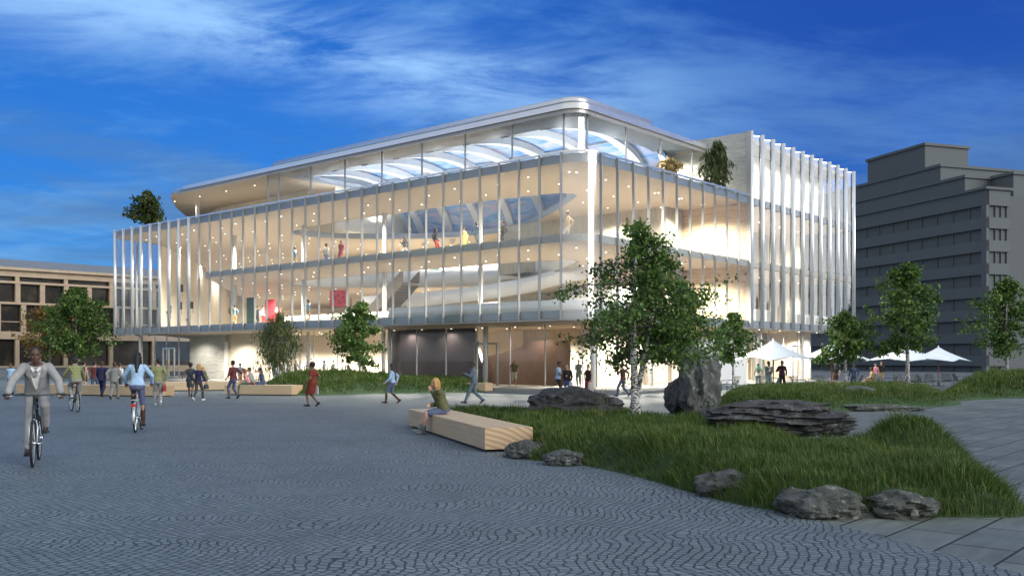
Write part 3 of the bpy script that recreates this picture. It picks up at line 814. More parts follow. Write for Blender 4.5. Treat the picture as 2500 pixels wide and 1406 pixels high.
    door(at_v(1948, 3.1), 3.1, R(90), m=M['edge'])
    # --- downlights
    def inside(p, poly):
        c = False
        for i in range(len(poly)):
            a_, b_ = poly[i - 1], poly[i]
            if (a_[1] > p[1]) != (b_[1] > p[1]) and p[0] < (b_[0] - a_[0]) * (p[1] - a_[1]) / (b_[1] - a_[1]) + a_[0]: c = not c
        return c
    hb = [((p[0] - 12) * 1.12 + 12, (p[1] - 21) * 1.04 + 21) for p in HOLE]
    pl2 = [(0, 1), (18, 1), (18, 20), (23, 20), (23, 55), (17, 54), (0, 35)]
    pl3 = [(0, 1), (18, 1), (18, 20), (23, 20), (26, 70), (5.5, 51), (0, 49)]
    spots = []
    for zc, pl in ((Z3, pl3), (Z2, pl2)):
        for i in range(22):
            for j in range(8):
                p = (1.9 + 2.9 * j + (.0 if i % 2 else .7), 2.4 + 2.95 * i)
                if inside(p, pl) and not inside(p, hb): spots.append((p[0], p[1], zc))
    spots += [(2.2 + 3 * j, u, Z3) for u in (2.6,) for j in range(6)]
    spots += [(20.5 + 3.6 * j, 3.5, z) for j in range(5) for z in (Z3, Z2)]
    spots += [(8.6 + 2.6 * j, 9 + 3 * i, Z1) for i in range(12) for j in range(2)] + [(21.5 + 3.5 * j, 2.2, Z1) for j in range(5)]
    spots += [(6.5, 39 + 4.2 * k, ZP) for k in range(4)] + [(8 + 3 * k, 4.9, ZP) for k in range(4)]
    cl = Vector((-CM).dot(VD) for _ in (0,)) if False else Vector(((-CM).dot(VD), (-CM).dot(UD), EYE))
    spots.sort(key=lambda p: (Vector(p) - cl).length)
    def disc(b, p, r=.05):
        n_ = 10; b.add([(p[0] + r * math.cos(2 * math.pi * i / n_), p[1] + r * math.sin(2 * math.pi * i / n_), p[2] - z) for z in (.006, .03) for i in range(n_)],
                       [tuple(range(n_ - 1, -1, -1)) if False else tuple(n_ + i for i in range(n_ - 1, -1, -1))] + [(i, (i + 1) % n_, n_ + (i + 1) % n_, n_ + i) for i in range(n_)])
    d = MB(); disc(d, (0, 0, 0)); d0_ = d.build('downlight', M['spot'], B); d0_.location = spots[0]
    for p in spots[1:100]:
        c = d0_.copy(); COL.objects.link(c); c.parent = B; c.location = p
    d = MB()
    for p in spots[100:]: disc(d, p)
    tag(d.build('downlight', M['spot'], B), kind='stuff')
    # --- lamps behind those downlights, plus lamps added only to brighten walls and vault
    def lampo(x, y, z, w, col=(1, .90, .75), ang=150, up=False, rad=.12):
        l = bpy.data.lights.new('ceiling_and_fill_lamp', 'SPOT'); l.energy = w; l.color = col; l.spot_size = R(ang); l.spot_blend = .6; l.shadow_soft_size = rad
        o = bpy.data.objects.new('ceiling_and_fill_lamp', l); COL.objects.link(o); o.parent = B; o.location = (x, y, z)
        if up: o.rotation_euler = (R(180), 0, 0)
    LP = 4.2
    for u in (3.5, 9.5, 15.5, 21.5, 27.5, 33.5): lampo(3.6, u, Z3 - .1, 900 * LP); lampo(3.6, u, Z2 - .1, 1150 * LP)
    for u, v in ((59, 11.5), (66, 18), (73, 24.5)): lampo(v, u, Z3 - .1, 2200 * LP)  # added to brighten the far end of the gallery wall
    for u in (41, 46.5): lampo(4.5, u, Z1 - .1, (480 if u < 44 else 170) * LP)  # added under the soffit to brighten lobby wall and stone pier
    for u in (39.5, 45): lampo(3.8, u, Z3 - .1, 1500 * LP)
    for u, v in ((44, 12), (50, 18), (56, 24), (41, 19), (34, 21), (28, 21), (22, 21), (9, 14), (5, 9)):
        lampo(v, u, Z3 - .1, 1400 * LP); lampo(v, min(u, 54), Z2 - .1, 1700 * LP)
    for v in (6, 11, 16): lampo(v, 3, Z3 - .1, 1700 * LP); lampo(v, 3, Z2 - .1, 1700 * LP)
    for v in (21.5, 26, 30.5, 35): lampo(v, 3.4, Z3 - .1, 230 * LP); lampo(v, 3.4, Z2 - .1, 230 * LP);  lampo(v, 4, Z1 - .1, 450 * LP)
    for k in range(9): lampo(20.2 + 2.05 * k, 1.3, 16.6, 20 * LP)
    lampo(15.5, 42, ZP - .1, 500 * LP); lampo(15.5, 52, ZP - .1, 500 * LP)  # added to brighten the closed-off space behind the terrace wall
    for u in (10, 14, 18, 22, 26, 30, 34, 38, 42): lampo(10.5 if u > 25 else 8.0, u, Z1 - .1, 1700 * LP if u > 25 else 90 * LP)
    for u in (8, 13): lampo(11.5, u, Z1 - .1, 1700 * LP)
    for u in (48, 53): lampo(10, u, Z1 - .1, 120 * LP)
    for v in (10, 15): lampo(v, 3.6, Z1 - .1, 500 * LP)
    for u in (9, 15, 21, 27, 33): lampo(10.2, u, ZP - 2.2, 120 * LP, (.86, .93, 1), 150, True, .35); lampo(15.5, u, ZP - 2.8, 150 * LP, (.86, .93, 1), 150, True, .35)  # uplights added in mid-air without a fixture, to brighten the vault
    for u in (40, 45.5, 51): lampo(7.5, u, ZP - .1, 260 * LP)
    for v in (9, 13, 17): lampo(v, 5, ZP - .1, 420 * LP)
    return B
MUS = museum()
# ---------------------------------------------------------------- neighbouring buildings
def beige_block():
    q = A(140, 128); dr = Vector((.70, .714, 0)); rz = math.atan2(dr.y, dr.x)
    B = thing('office_building', 'low beige office block with a grid of dark windows and grey roof', 'building', q, rz)
    # local x runs along the front (away to the right), y into the block
    x0, x1 = -24, 46
    pitch = 3.05
    lv = [(.9, 4.35, 0), (5.35, 8.85, 1), (9.15, 11.55, 2), (11.85, 12.45, 0)]   # window rows
    b = MB()
    zs = [0] + [z for r in lv for z in r[:2]] + [13.25]
    for i in range(0, len(zs), 2):
        b.box(x0, x1, -.25, .35, zs[i], zs[i + 1])
    b.box(x0, x1, -.75, .6, 13.25, 13.6)
    b.box(x0, x1, .9, 1.2, 0, 13.2)
    b.build('wall', M['beige'], B)
    for (za, zb, kind) in lv:
        p_ = pitch * (2 if za < 2 else 1 if kind else 2.0)
        k = 0; x = x0 + (.4 if kind != 1 else 1.1)
        while x < x1 - p_:
            w = .62 if kind else .5
            b = MB(); b.box(x, x + w, -.2, .33, za - .002, zb + .002); b.build('pier', M['beige'], B)
            g = MB(); g.box(x + w, x + p_, .45, .55, za, zb)
            if kind:
                o = g.build('window', M['bwin'], B)
                if kind == 1 and k % 2: s_ = MB(); s_.box(x + w, x + p_, .30, .44, za + 1.2, za + 1.32); s_.build('transom', M['beige'], o)
            else: g.build('window', M['bwin'], B)
            x += p_; k += 1
    b = MB(); b.add([(x0 + 4, 6, 13.4), (x1 - 1, 6, 13.4), (x1 - 3, 13, 15.9), (x0 + 8, 13, 15.9), (x0 + 4, 22, 13.4), (x1 - 1, 22, 13.4)], [(0, 1, 2, 3), (3, 2, 5, 4), (0, 3, 4), (1, 5, 2)])
    b.build('roof', M['roofg'], B)
    b = MB(); b.box(x0, x1, .7, 21, 13.1, 13.3); b.build('roof_deck', M['roofg'], B)
beige_block()

def grey_block():
    d0 = 130.
    c = A(2408, d0); dl = Vector((-.342, 1, 0)).normalized(); dr_ = Vector((dl.y, -dl.x, 0))
    # local x: along the long front (away from viewer), local y: to the left of x; right face lies at x = 0
    B = thing('office_tower', 'plain grey stepped office block with long bands of recessed windows', 'building', c, math.atan2(dl.y, dl.x))
    ht = hz(462, d0)
    b = MB(); b.box(.5, 70, -18, -.55, 0, ht - .6); b.build('core_wall', M['concd'], B)
    per = 3.12
    zt = [ht - 1.0 - 2.75 - per * k for k in range(8)]          # sills of the window bands, top down
    b = MB()
    tops = [ht] + zt
    for k in range(8):
        lo = zt[k] + 1.75 if k else ht - 1.9
        hi = ht if k == 0 else zt[k - 1]
        lo = zt[k] + 1.62
        b.box(0, 70, -.55, 0, lo, hi); b.box(0, .5, -4.2, -.552, lo, hi)
    b.box(0, 70, -.55, 0, 0, zt[7]); b.box(0, .5, -4.2, -.552, 0, zt[7])
    b.box(-.3, 70, -4.5, .3, ht, ht + .35)
    b.box(0, .9, -.5, -.004, 0, ht - .004)
    b.build('wall', M['concb'], B)
    for k in range(8):
        w = MB(); w.box(1.2, 70, -.52, -.45, zt[k] + .02, zt[k] + 1.6)
        o = w.build('window_band', M['concd'], B)
        for j in range(12 if k else 22):
            w = MB(); w.box(3.2 + 3.05 * j, 3.35 + 3.05 * j, -.45, -.22, zt[k] + .02, zt[k] + 1.6); w.build('window_divider', M['concb'], o)
        w = MB(); w.box(.42, .5, -4.0, -.9, zt[k] + .02, zt[k] + 1.6)
        o = w.build('window_band', M['concd'], B)
        for j in range(3):
            w = MB(); w.box(.2, .42, -1.9 - 1.0 * j, -1.78 - 1.0 * j, zt[k] + .02, zt[k] + 1.6); w.build('window_divider', M['concb'], o)
    def tier(name, x0, x1, y0, y1, z0, z1):
        b = MB(); b.box(x0, x1, y0, y1, z0, z1); b.box(x0 - .25, x1 + .25, y0 - .25, y1 + .25, z1, z1 + .4); b.build(name, M['concb'], B)
    tier('upper_storey', 5, 70, -20, -1.2, ht, ht + 2.5)
    tier('upper_storey', 11, 70, -18, -2.5, ht + 2.5, ht + 5.3)
    tier('plant_room', 16, 29, -12.5, -4.2, ht + 5.3, ht + 9.6)
    tier('side_wing', 1.2, 50, -44, -6.0, 0, ht + 2.6)
grey_block()
def low_wall():
    a, c = A(-60, 92), A(372, 92)
    b = MB(); b.box(0, (c - a).length, 0, .5, 0, .86); b.box(-.1, (c - a).length + .1, -.08, .58, .86, .98)
    o = b.build('garden_wall', M['lowwall'], loc=a); tag(o, 'long low grey wall in front of the beige office block', 'wall')
low_wall()

# ---------------------------------------------------------------- trees
def tree(label, base, top, crown_lo, width, style='birch', seed=1, nl=4000, ls=.10, lean=(0, 0), r0=.09, stems=1, leaf=None, depth=None, stemsplit=None):
    rnd = random.Random(seed); base = Vector(base); H = top - base.z
    T = thing('birch_tree' if style == 'birch' else 'weeping_tree' if style == 'weep' else 'young_tree', label, 'tree', base)
    tb = MB(); lb = []; tips = []
    cl = crown_lo - base.z
    stemtops = []
    for s_ in range(stems):
        if stems == 1: offx = lean[0]; offy = lean[1]
        else: offx, offy = stemsplit[s_][:2]
        hh = H * (.96 if s_ == 0 else (stemsplit[s_][2] if stemsplit else .8))
        pts = []; rr = []
        for i in range(11):
            t = i / 10
            w = .03 * H * math.sin(t * 5 + seed + s_ * 2) * t * .5
            sp = min(1, t * 1.15) ** .9 if stems == 1 else max(0, t - .13) * 1.15
            pts.append(Vector((offx * sp + w + (.05 * s_), offy * sp + w * .6, hh * t - (.15 if i == 0 else 0)))); rr.append(r0 * (1 - .90 * t) * (1 if s_ == 0 else .8) + .004)
        rr[0] *= 1.35
        tb.tube(pts, rr, 10, 0)
        stemtops.append((pts, hh))
    nb = int(32 + H * 3 + 10 * (stems - 1))
    for k in range(nb):
        pts, hh = stemtops[k % stems]
        t = (k + rnd.random()) / nb
        z = cl * .92 + (hh * .97 - cl * .92) * t
        f = z / hh * 10; i = min(9, int(f)); p0 = pts[i].lerp(pts[i + 1], f - i)
        # crown profile: fuller in the lower-middle
        prof = (math.sin(math.pi * min(1, .14 + .86 * t) ** .80) ** .75) if style != 'weep' else (math.sin(math.pi * min(1, .22 + .7 * t)) ** .6)
        ln = max(.12, width / 2 * prof * rnd.choice((.5, .65, .8, .9, 1.0, 1.15, 1.3)))
        az = rnd.uniform(0, 2 * math.pi); up = rnd.uniform(.25, .8) if style != 'weep' else rnd.uniform(.35, .8)
        d = Vector((math.cos(az), math.sin(az), up)).normalized()
        P = [p0]; m_ = 5
        for j in range(1, m_ + 1):
            dd = d.copy(); dd.z -= (j / m_) ** 1.5 * (.75 if style == 'birch' else 1.9 if style == 'weep' else .3)
            dd += Vector((rnd.gauss(0, .16), rnd.gauss(0, .16), rnd.gauss(0, .12)))
            P.append(P[-1] + dd.normalized() * ln / m_)
        r_ = r0 * .28 * (1 - .6 * t) + .004
        tb.tube(P, [r_ * (1 - .8 * j / m_) + .002 for j in range(m_ + 1)], 5, 1)
        for j in range(2, m_ + 1):
            for q in range(rnd.randint(1, 2)):
                tw = P[j] + Vector((rnd.gauss(0, 1), rnd.gauss(0, 1), rnd.gauss(0, .7))) * ln * .20
                if style == 'weep': tw.z -= abs(rnd.gauss(0, .26)) * ln * 1.1
                tb.tube([P[j], P[j].lerp(tw, .6) + Vector((0, 0, .02)), tw], [.006, .004, .002], 4, 1)
                tips.append((P[j], tw, .6 + .4 * rnd.random()))
    tb.build('trunk', [M['bark'], M['twig']], T, True)
    rs = np.random.RandomState(seed); n = len(tips)
    wts = np.array([t[2] for t in tips]); wts /= wts.sum()
    idx = rs.choice(n, nl, p=wts)
    a = np.array([t[0] for t in tips])[idx]; c = np.array([t[1] for t in tips])[idx]
    u = rs.rand(nl, 1) * 1.25
    sg = max(.06, width * .034)
    pos = a + (c - a) * u + rs.normal(0, 1, (nl, 3)) * np.array([sg, sg, sg * (.8 if style != 'weep' else 1.5)])
    if style == 'weep': pos[:, 2] -= rs.rand(nl) * width * .10
    ax = rs.normal(0, 1, (nl, 3)); ax[:, 2] -= .9 if style != 'weep' else 3.2
    ax /= np.linalg.norm(ax, axis=1)[:, None]
    sd = np.cross(ax, rs.normal(0, 1, (nl, 3))); sd /= np.linalg.norm(sd, axis=1)[:, None] + 1e-9
    nr = np.cross(ax, sd)
    sz = ls * rs.uniform(.6, 1.25, (nl, 1)); wd = sz * (.40 if style != 'weep' else .17)
    if style == 'weep': sz = sz * 1.5
    v0 = pos; v1 = pos + ax * sz * .45 + sd * wd + nr * wd * .3; v2 = pos + ax * sz; v3 = pos + ax * sz * .45 - sd * wd + nr * wd * .3
    V = np.stack([v0, v1, v2, v3], 1).reshape(-1, 3)
    me = bpy.data.meshes.new('crown')
    me.vertices.add(nl * 4); me.vertices.foreach_set('co', V.ravel())
    me.loops.add(nl * 4); me.loops.foreach_set('vertex_index', np.arange(nl * 4))
    me.polygons.add(nl); me.polygons.foreach_set('loop_start', np.arange(nl) * 4)
    me.materials.append(leaf or (M['leafw'] if style == 'weep' else M['leaf']))
    me.update(); me.validate()
    o = bpy.data.objects.new('crown', me); COL.objects.link(o); o.parent = T
    return T

def tree_px(label, px, py_top, py_lo, wpx, d, z0=0, **k):
    p = A(px, d, z0)
    return tree(label, p, hz(py_top, d), hz(py_lo, d), wpx * d / FOC, **k)

tree_px('tall two-stemmed birch with white spotted bark on the near grass mound', 1550, 516, 885, 345, 22.9, .33, seed=3, nl=16000, ls=.088, r0=.105, stems=2, stemsplit=[(-.02, 0, 1), (.62, .25, .80)])
tree_px('bushy birch just right of the big two-stemmed birch, above the standing rock', 1668, 675, 900, 195, 40, .0, seed=11, nl=7500, ls=.13, r0=.06)
tree_px('slender birch behind the standing rock, left of the nearest white umbrella', 1790, 752, 880, 100, 47, .3, seed=5, nl=3200, ls=.15, r0=.06)
tree_px('small round birch in front of the second white umbrella', 2064, 752, 880, 125, 50, .35, seed=8, nl=5200, ls=.16, r0=.09)
tree_px('tall birch with white trunk among the umbrellas, before the grey tower', 2216, 626, 855, 165, 49, .35, seed=21, nl=6500, ls=.17, r0=.11)
tree_px('birch at the right edge of the view on the far grass mound', 2458, 668, 860, 170, 72, .6, seed=15, nl=7000, ls=.22, r0=.13)
tree_px('birch in the middle of the far lawn before the glass front', 878, 728, 890, 135, 56, .6, seed=9, nl=6000, ls=.17, r0=.09)
tree_px('weeping tree with hanging branches on the far lawn before the lobby', 678, 748, 870, 118, 57, .6, seed=4, nl=3600, ls=.17, r0=.07, style='weep')
tree_px('green birch in front of the beige office block', 186, 694, 860, 170, 88, 0, seed=13, nl=8000, ls=.27, r0=.13)
tree_px('autumn tree with yellow leaves behind the green birch', 122, 742, 870, 150, 112, 0, seed=17, nl=6000, ls=.30, r0=.13, leaf=M['leafy'], style='round')
def roof_tree(label, px, py_top, py_lo, wpx, v, **k):
    u = at_u(px, v); p = W(u, v, 12.77); d = p.y
    return tree(label, p, hz(py_top, d), hz(py_lo, d), wpx * d / FOC, **k)
roof_tree('small leafy tree on the left end of the museum roof', 360, 462, 548, 82, 4.5, seed=6, nl=4200, ls=.26, r0=.07, style='round', leaf=M['leafw'])
roof_tree('drooping tree on the roof terrace beside the stone side wall', 1746, 338, 430, 76, 15.8, seed=2, nl=2600, ls=.24, r0=.05, style='weep')
roof_tree('tan indoor plant behind the roof storey glass', 1638, 385, 420, 54, 14.2, seed=19, nl=700, ls=.24, r0=.03, style='round', leaf=M['leafl'])

# ---------------------------------------------------------------- grass mounds
def poly_sd(P, poly):
    "signed distance (inside +) of points to a polygon"
    n = len(poly); best = np.full(len(P), 1e9); ins = np.zeros(len(P), bool)
    for i in range(n):
        a = np.array(poly[i - 1]); b = np.array(poly[i]); e = b - a
        w = P - a; t = np.clip((w @ e) / (e @ e), 0, 1)
        best = np.minimum(best, np.linalg.norm(w - t[:, None] * e, axis=1))
        c = ((a[1] > P[:, 1]) != (b[1] > P[:, 1])) & (P[:, 0] < (b[0] - a[0]) * (P[:, 1] - a[1]) / (b[1] - a[1] + 1e-12) + a[0])
        ins ^= c
    return np.where(ins, best, -best)
MOUNDS = {}
def hfun(P, spec):
    poly, h0, ew, bumps, seed = spec
    sd = poly_sd(P, poly)
    t = np.clip((sd + .12) / ew, 0, 1); s_ = t * t * (3 - 2 * t)
    h = h0 * s_
    for (bx, by, br, bh) in bumps:
        h = h + bh * np.exp(-((P[:, 0] - bx) ** 2 + (P[:, 1] - by) ** 2) / br ** 2) * np.clip((sd + .05) / .5, 0, 1)
    h = h + .05 * np.sin(P[:, 0] * 1.7 + seed) * np.sin(P[:, 1] * 1.3 + seed * 2) * s_
    return np.where(sd < -.12, -.08, h - .02), sd
def mound(name, label, poly, h0, ew, bumps, seed, cell, dens, blade, bare=None, near=None):
    poly = [tuple(p[:2]) for p in poly]
    sm = catmull(poly, 5)
    spec = (sm, h0, ew, bumps, seed); MOUNDS[name] = spec
    A_ = np.array(sm); lo = A_.min(0) - .5; hi = A_.max(0) + .5
    nx = int((hi[0] - lo[0]) / cell) + 2; ny = int((hi[1] - lo[1]) / cell) + 2
    X, Y = np.meshgrid(lo[0] + np.arange(nx) * cell, lo[1] + np.arange(ny) * cell, indexing='ij')
    P = np.stack([X.ravel(), Y.ravel()], 1); h, sd = hfun(P, spec)
    keep = (sd > -cell * 2).reshape(nx, ny)
    fs = []
    for i in range(nx - 1):
        for j in range(ny - 1):
            if keep[i, j] or keep[i + 1, j + 1] or keep[i + 1, j] or keep[i, j + 1]:
                fs.append((i * ny + j, (i + 1) * ny + j, (i + 1) * ny + j + 1, i * ny + j + 1))
    b = MB(); b.v = [(float(p[0]), float(p[1]), float(z)) for p, z in zip(P, h)]; b.f = fs; b.m = [0] * len(fs)
    o = b.build(name, M['moss'] if bare else M['soil'], smooth=True); tag(o, kind='structure')
    # blades of grass
    rs = np.random.RandomState(seed); area = (hi[0] - lo[0]) * (hi[1] - lo[1])
    n = int(area * dens); Q = lo + rs.rand(n, 2) * (hi - lo)
    h, sd = hfun(Q, spec)
    ok = sd > .0
    if near: ok &= rs.rand(n) < np.clip((near / np.maximum(Q[:, 1], 1)) ** 1.6, .1, 1)
    pn = np.array([noise.noise(Vector((q[0] * .55, q[1] * .55, seed))) for q in Q]) if bare else None
    if bare: ok &= (sd > bare * (1 + 1.2 * pn))
    Q = Q[ok]; h = h[ok]; sd = sd[ok]; n = len(Q)
    cl = np.array([noise.noise(Vector((q[0] * 1.6, q[1] * 1.6, seed + 3))) for q in Q])
    ln = blade[0] * rs.uniform(.55, 1.25, n) * (1 + .9 * cl)
    if bare: ln = ln * np.clip(sd / 1.5, .22, 1)
    wd = blade[1] * rs.uniform(.7, 1.3, n) * np.clip(Q[:, 1] / (near or Q[:, 1].min()), 1, 2.2)
    az = rs.rand(n) * 2 * np.pi; bend = rs.uniform(.15, .95, n)
    e = .1; hx, _ = hfun(Q + [e, 0], spec); hy, _ = hfun(Q + [0, e], spec)
    gx = np.clip((h - hx) / e, -1.2, 1.2); gy = np.clip((h - hy) / e, -1.2, 1.2)
    dx = np.cos(az) * bend + gx * .55; dy = np.sin(az) * bend + gy * .55
    px_, py_ = -np.sin(az), np.cos(az)
    z0 = h - .02
    def pt(f, w):  # f along blade
        zz = z0 + ln * f * (1 - .28 * f * bend)
        return np.stack([Q[:, 0] + dx * ln * f * f * .8 + px_ * wd * w, Q[:, 1] + dy * ln * f * f * .8 + py_ * wd * w, zz], 1)
    V = np.stack([pt(0, -.5), pt(0, .5), pt(.55, .42), pt(.55, -.42), pt(1, 0)], 1).reshape(-1, 3)
    base = np.arange(n) * 5
    quads = np.stack([base, base + 1, base + 2, base + 3], 1); tris = np.stack([base + 3, base + 2, base + 4], 1)
    li = np.concatenate([quads, tris], 1).ravel()
    ls_ = np.stack([np.arange(n) * 7, np.arange(n) * 7 + 4], 1).ravel()
    me = bpy.data.meshes.new('grass')
    me.vertices.add(n * 5); me.vertices.foreach_set('co', V.ravel())
    me.loops.add(n * 7); me.loops.foreach_set('vertex_index', li)
    me.polygons.add(n * 2); me.polygons.foreach_set('loop_start', ls_)
    me.materials.append(M['grass']); me.update()
    go = bpy.data.objects.new('grass', me); COL.objects.link(go)
    tag(go, label, 'grass', kind='stuff')
def mh(name, p):
    h, _ = hfun(np.array([[p[0], p[1]]]), MOUNDS[name]); return float(h[0])
def PG(*pts): return [G(x, y) for x, y in pts]
hump = G(2225, 1050, .5)
BA, BC = G(998, 1041), G(1184, 1104); BD = (BC - BA).normalized(); BN = Vector((-BD.y, BD.x, 0))
mound('near_mound', 'long dark green grass on the near planted mound', [BA + BN * .80 - BD * .12, BA.lerp(BC, .5) + BN * .82, BC + BN * .80, BC + BN * .55 + BD * .22] + PG((1290, 1122), (1400, 1132), (1560, 1165), (1720, 1212), (1890, 1246), (2100, 1262), (2330, 1262), (2500, 1260)) +
      [G(2482, 1218, .08), G(2425, 1155, .15), G(2350, 1090, .25), G(2290, 1045, .4), G(2235, 1022, .55), G(2150, 1038, .45), G(2060, 1062, .42), G(1960, 1052, .4), G(1830, 1022, .38), G(1730, 1012, .38), G(1640, 1012, .38), G(1570, 995, .42), G(1490, 992, .42), G(1300, 990, .42), G(1120, 990, .40), G(1035, 1008, .3)],
      .34, .85, [(hump.x, hump.y - .5, 1.0, .36), (G(2400, 1210).x, G(2400, 1210).y, 1.2, .10), (G(1650, 1150).x, G(1650, 1150).y, 1.6, .12)], 3, .16, 1650, (.195, .0085), near=12.5)
mound('lawn_mound', 'grass of the far lawn before the lobby and glass front', PG((640, 962), (780, 966), (900, 962), (1060, 960), (1190, 957), (1205, 946), (1120, 940), (1000, 940), (900, 944), (760, 944), (650, 946)),
      .42, 1.8, [(A(700, 52).x, 52, 3.0, .35), (A(860, 53).x, 53, 3.2, .45)], 5, .4, 200, (.32, .03), bare=.35)
mound('middle_mound', 'grass strip on the mound between slab paving and umbrella terrace', PG((1740, 1000), (1850, 1008), (2000, 1010), (2120, 1002), (2250, 995), (2345, 988), (2330, 972), (2260, 962), (2100, 958), (1960, 962), (1850, 968), (1745, 975)),
      .42, 1.3, [(A(1990, 40).x, 40, 2.5, .14)], 8, .25, 420, (.26, .02), bare=.30)
mound('far_mound', 'low wind-blown grass on the mound at the far right', PG((2290, 978), (2440, 972), (2600, 968), (2750, 960), (2720, 940), (2560, 938), (2420, 942), (2320, 952), (2270, 965)),
      .75, 3.0, [(A(2420, 52).x, 52, 2.5, .25)], 12, .4, 190, (.36, .03), bare=.3)
def tuft(px, py, z, n, h, label, seed, spread=.16):
    p = G(px, py, z); rs = random.Random(seed); b = MB()
    for k in range(n):
        az = rs.uniform(0, 6.28); bd = rs.uniform(.1, .7); l_ = h * rs.uniform(.5, 1.1); w = .006 if h < .6 else .004
        w *= max(1, p.y / 16); q0 = Vector((rs.gauss(0, spread), rs.gauss(0, spread), -.05)); pr = Vector((-math.sin(az), math.cos(az), 0)) * w
        d_ = Vector((math.cos(az), math.sin(az), 0))
        m1 = q0 + d_ * bd * l_ * .3 + Vector((0, 0, l_ * .6)); m2 = q0 + d_ * bd * l_ * .85 + Vector((0, 0, l_ * (1 - .35 * bd)))
        b.add([q0 - pr, q0 + pr, m1 + pr * .8, m1 - pr * .8, m2], [(0, 1, 2, 3), (3, 2, 4)])
    tag(b.build('grass_tuft', M['tuft'], loc=p), label, 'plant', 'bright tufts of tall grass')
tuft(1445, 1022, .33, 120, .42, 'bright tall grass tuft beside the flat grey rock, left of the birch trunk', 1)
tuft(1470, 1012, .33, 14, 1.15, 'few thin tall seed stalks rising in front of the flat grey rock', 2, .10)
tuft(1765, 1030, .3, 90, .62, 'bright grass tuft at the left end of the dark layered rock', 3)
tuft(1838, 968, .35, 110, .70, 'bright grass tuft under the slender birch by the nearest umbrella', 4, .3)
tuft(2040, 962, .4, 80, .55, 'bright grass tuft at the foot of the small round birch', 5, .2)

# ---------------------------------------------------------------- rocks
def rock(label, px, py, z, size, seed, m, name='boulder', rot=0, strata=0, sub=5, amp=.28, sink=.25):
    p = G(px, py, max(z, 0)); p.z = z
    bm = bmesh.new(); bmesh.ops.create_icosphere(bm, subdivisions=sub, radius=1)
    o3 = Vector((seed * 7.3, seed * 3.1, seed * 1.7))
    for v in bm.verts:
        n = v.co.normalized()
        a = noise.multi_fractal(n * 1.1 + o3, 1.0, 2.0, 4) * amp
        ridge = 1 - abs(noise.noise(n * 2.3 + o3 * 1.3)) * 2
        c = noise.cell(n * 1.9 + o3) * .10
        f = .78 + a + ridge * amp * .45 + c
        f += noise.noise(n * 7 + o3) * .045 + noise.noise(n * 16 + o3) * .02
        q = n * f
        if strata:
            zq = q.z + .16 * q.x * math.sin(seed) + .16 * noise.noise(Vector((q.x * 1.6, q.y * 1.6, seed)))
            k = zq * strata; fr = k - math.floor(k)
            off = noise.noise(Vector((math.floor(k) * 3.37 + .5, seed + q.x * 1.3, q.y * 1.3))) * .42 + noise.noise(Vector((math.floor(k) * 5.1, q.x * 5, q.y * 5))) * .22
            e = 1 + off * (1 - .6 * fr) + (.12 if fr > .75 else 0)
            q.x *= e; q.y *= e
        v.co = Vector((q.x * size[0], q.y * size[1], q.z * size[2]))
    mn = min(v.co.z for v in bm.verts)
    for v in bm.verts: v.co.z -= mn + sink * size[2] * 2
    me = bpy.data.meshes.new(name); bm.to_mesh(me); bm.free(); me.materials.append(m)
    for q in me.polygons: q.use_smooth = True
    try: me.set_sharp_from_angle(angle=R(38))
    except Exception: pass
    o = bpy.data.objects.new(name, me); COL.objects.link(o); o.location = p; o.rotation_euler = (0, 0, rot)
    tag(o, label, 'rock', 'rocks in the planted mounds')
    return o
rock('tall upright lichen-covered boulder standing at the mound edge', 1705, 1012, .0, (.56, .5, .98), 5, M['rock'], amp=.30, sink=.10, rot=.3)
rock('shorter dark boulder leaning on the left of the tall upright one', 1652, 1010, .0, (.36, .42, .52), 9, M['rockd'], amp=.25, sink=.12)
rock('flat grey rock lying in the grass left of the birch trunk', 1405, 1018, .24, (1.12, .72, .40), 3, M['rockd'], amp=.25, sink=.28, rot=.2)
rock('big dark layered slate outcrop on the near mound', 1885, 1056, .24, (1.18, .8, .40), 14, M['rockd'], strata=3.2, amp=.18, sink=.2, rot=-.1)
rock('low slate slab at the right end of the layered outcrop', 2010, 1052, .22, (.62, .5, .26), 24, M['rockd'], strata=3.5, amp=.2, sink=.25, rot=.3)
rock('long flat slate slab joining the upright boulder and the layered outcrop', 1760, 1020, .2, (1.05, .4, .15), 31, M['rockd'], strata=2.5, amp=.15, sink=.2)
rock('pale weathered rock outcrop at the front of the near mound', 2010, 1256, -.0, (.42, .36, .18), 41, M['rockp'], amp=.26, sink=.32, rot=.1)
rock('pale rock with sloping top beside the front outcrop, half under grass', 2195, 1257, -.0, (.36, .32, .165), 47, M['rockp'], amp=.26, sink=.32)
rock('small pale stone at the left foot of the front outcrop', 1940, 1250, -.02, (.24, .2, .15), 53, M['rockp'], amp=.2, sink=.2, sub=4)
rock('grey rock under the end of the near timber bench', 1290, 1116, -.02, (.40, .36, .19), 59, M['rock'], amp=.22, sink=.34)
rock('grey mossy rock between bench and long grass on the cobbles edge', 1375, 1134, -.02, (.30, .3, .16), 61, M['rock'], amp=.22, sink=.36)
rock('small grey rock beside the small round birch', 2096, 968, .33, (.62, .5, .24), 67, M['rockp'], amp=.22, sink=.25, sub=4)
rock('row of low stones edging the middle mound by the slab paving', 2150, 1003, -.02, (1.3, .35, .15), 71, M['rockp'], amp=.25, sink=.2, sub=4)
rock('mossy stone half sunk in the near mound slope', 1770, 1205, .02, (.36, .3, .2), 73, M['rock'], amp=.2, sink=.3, sub=4)

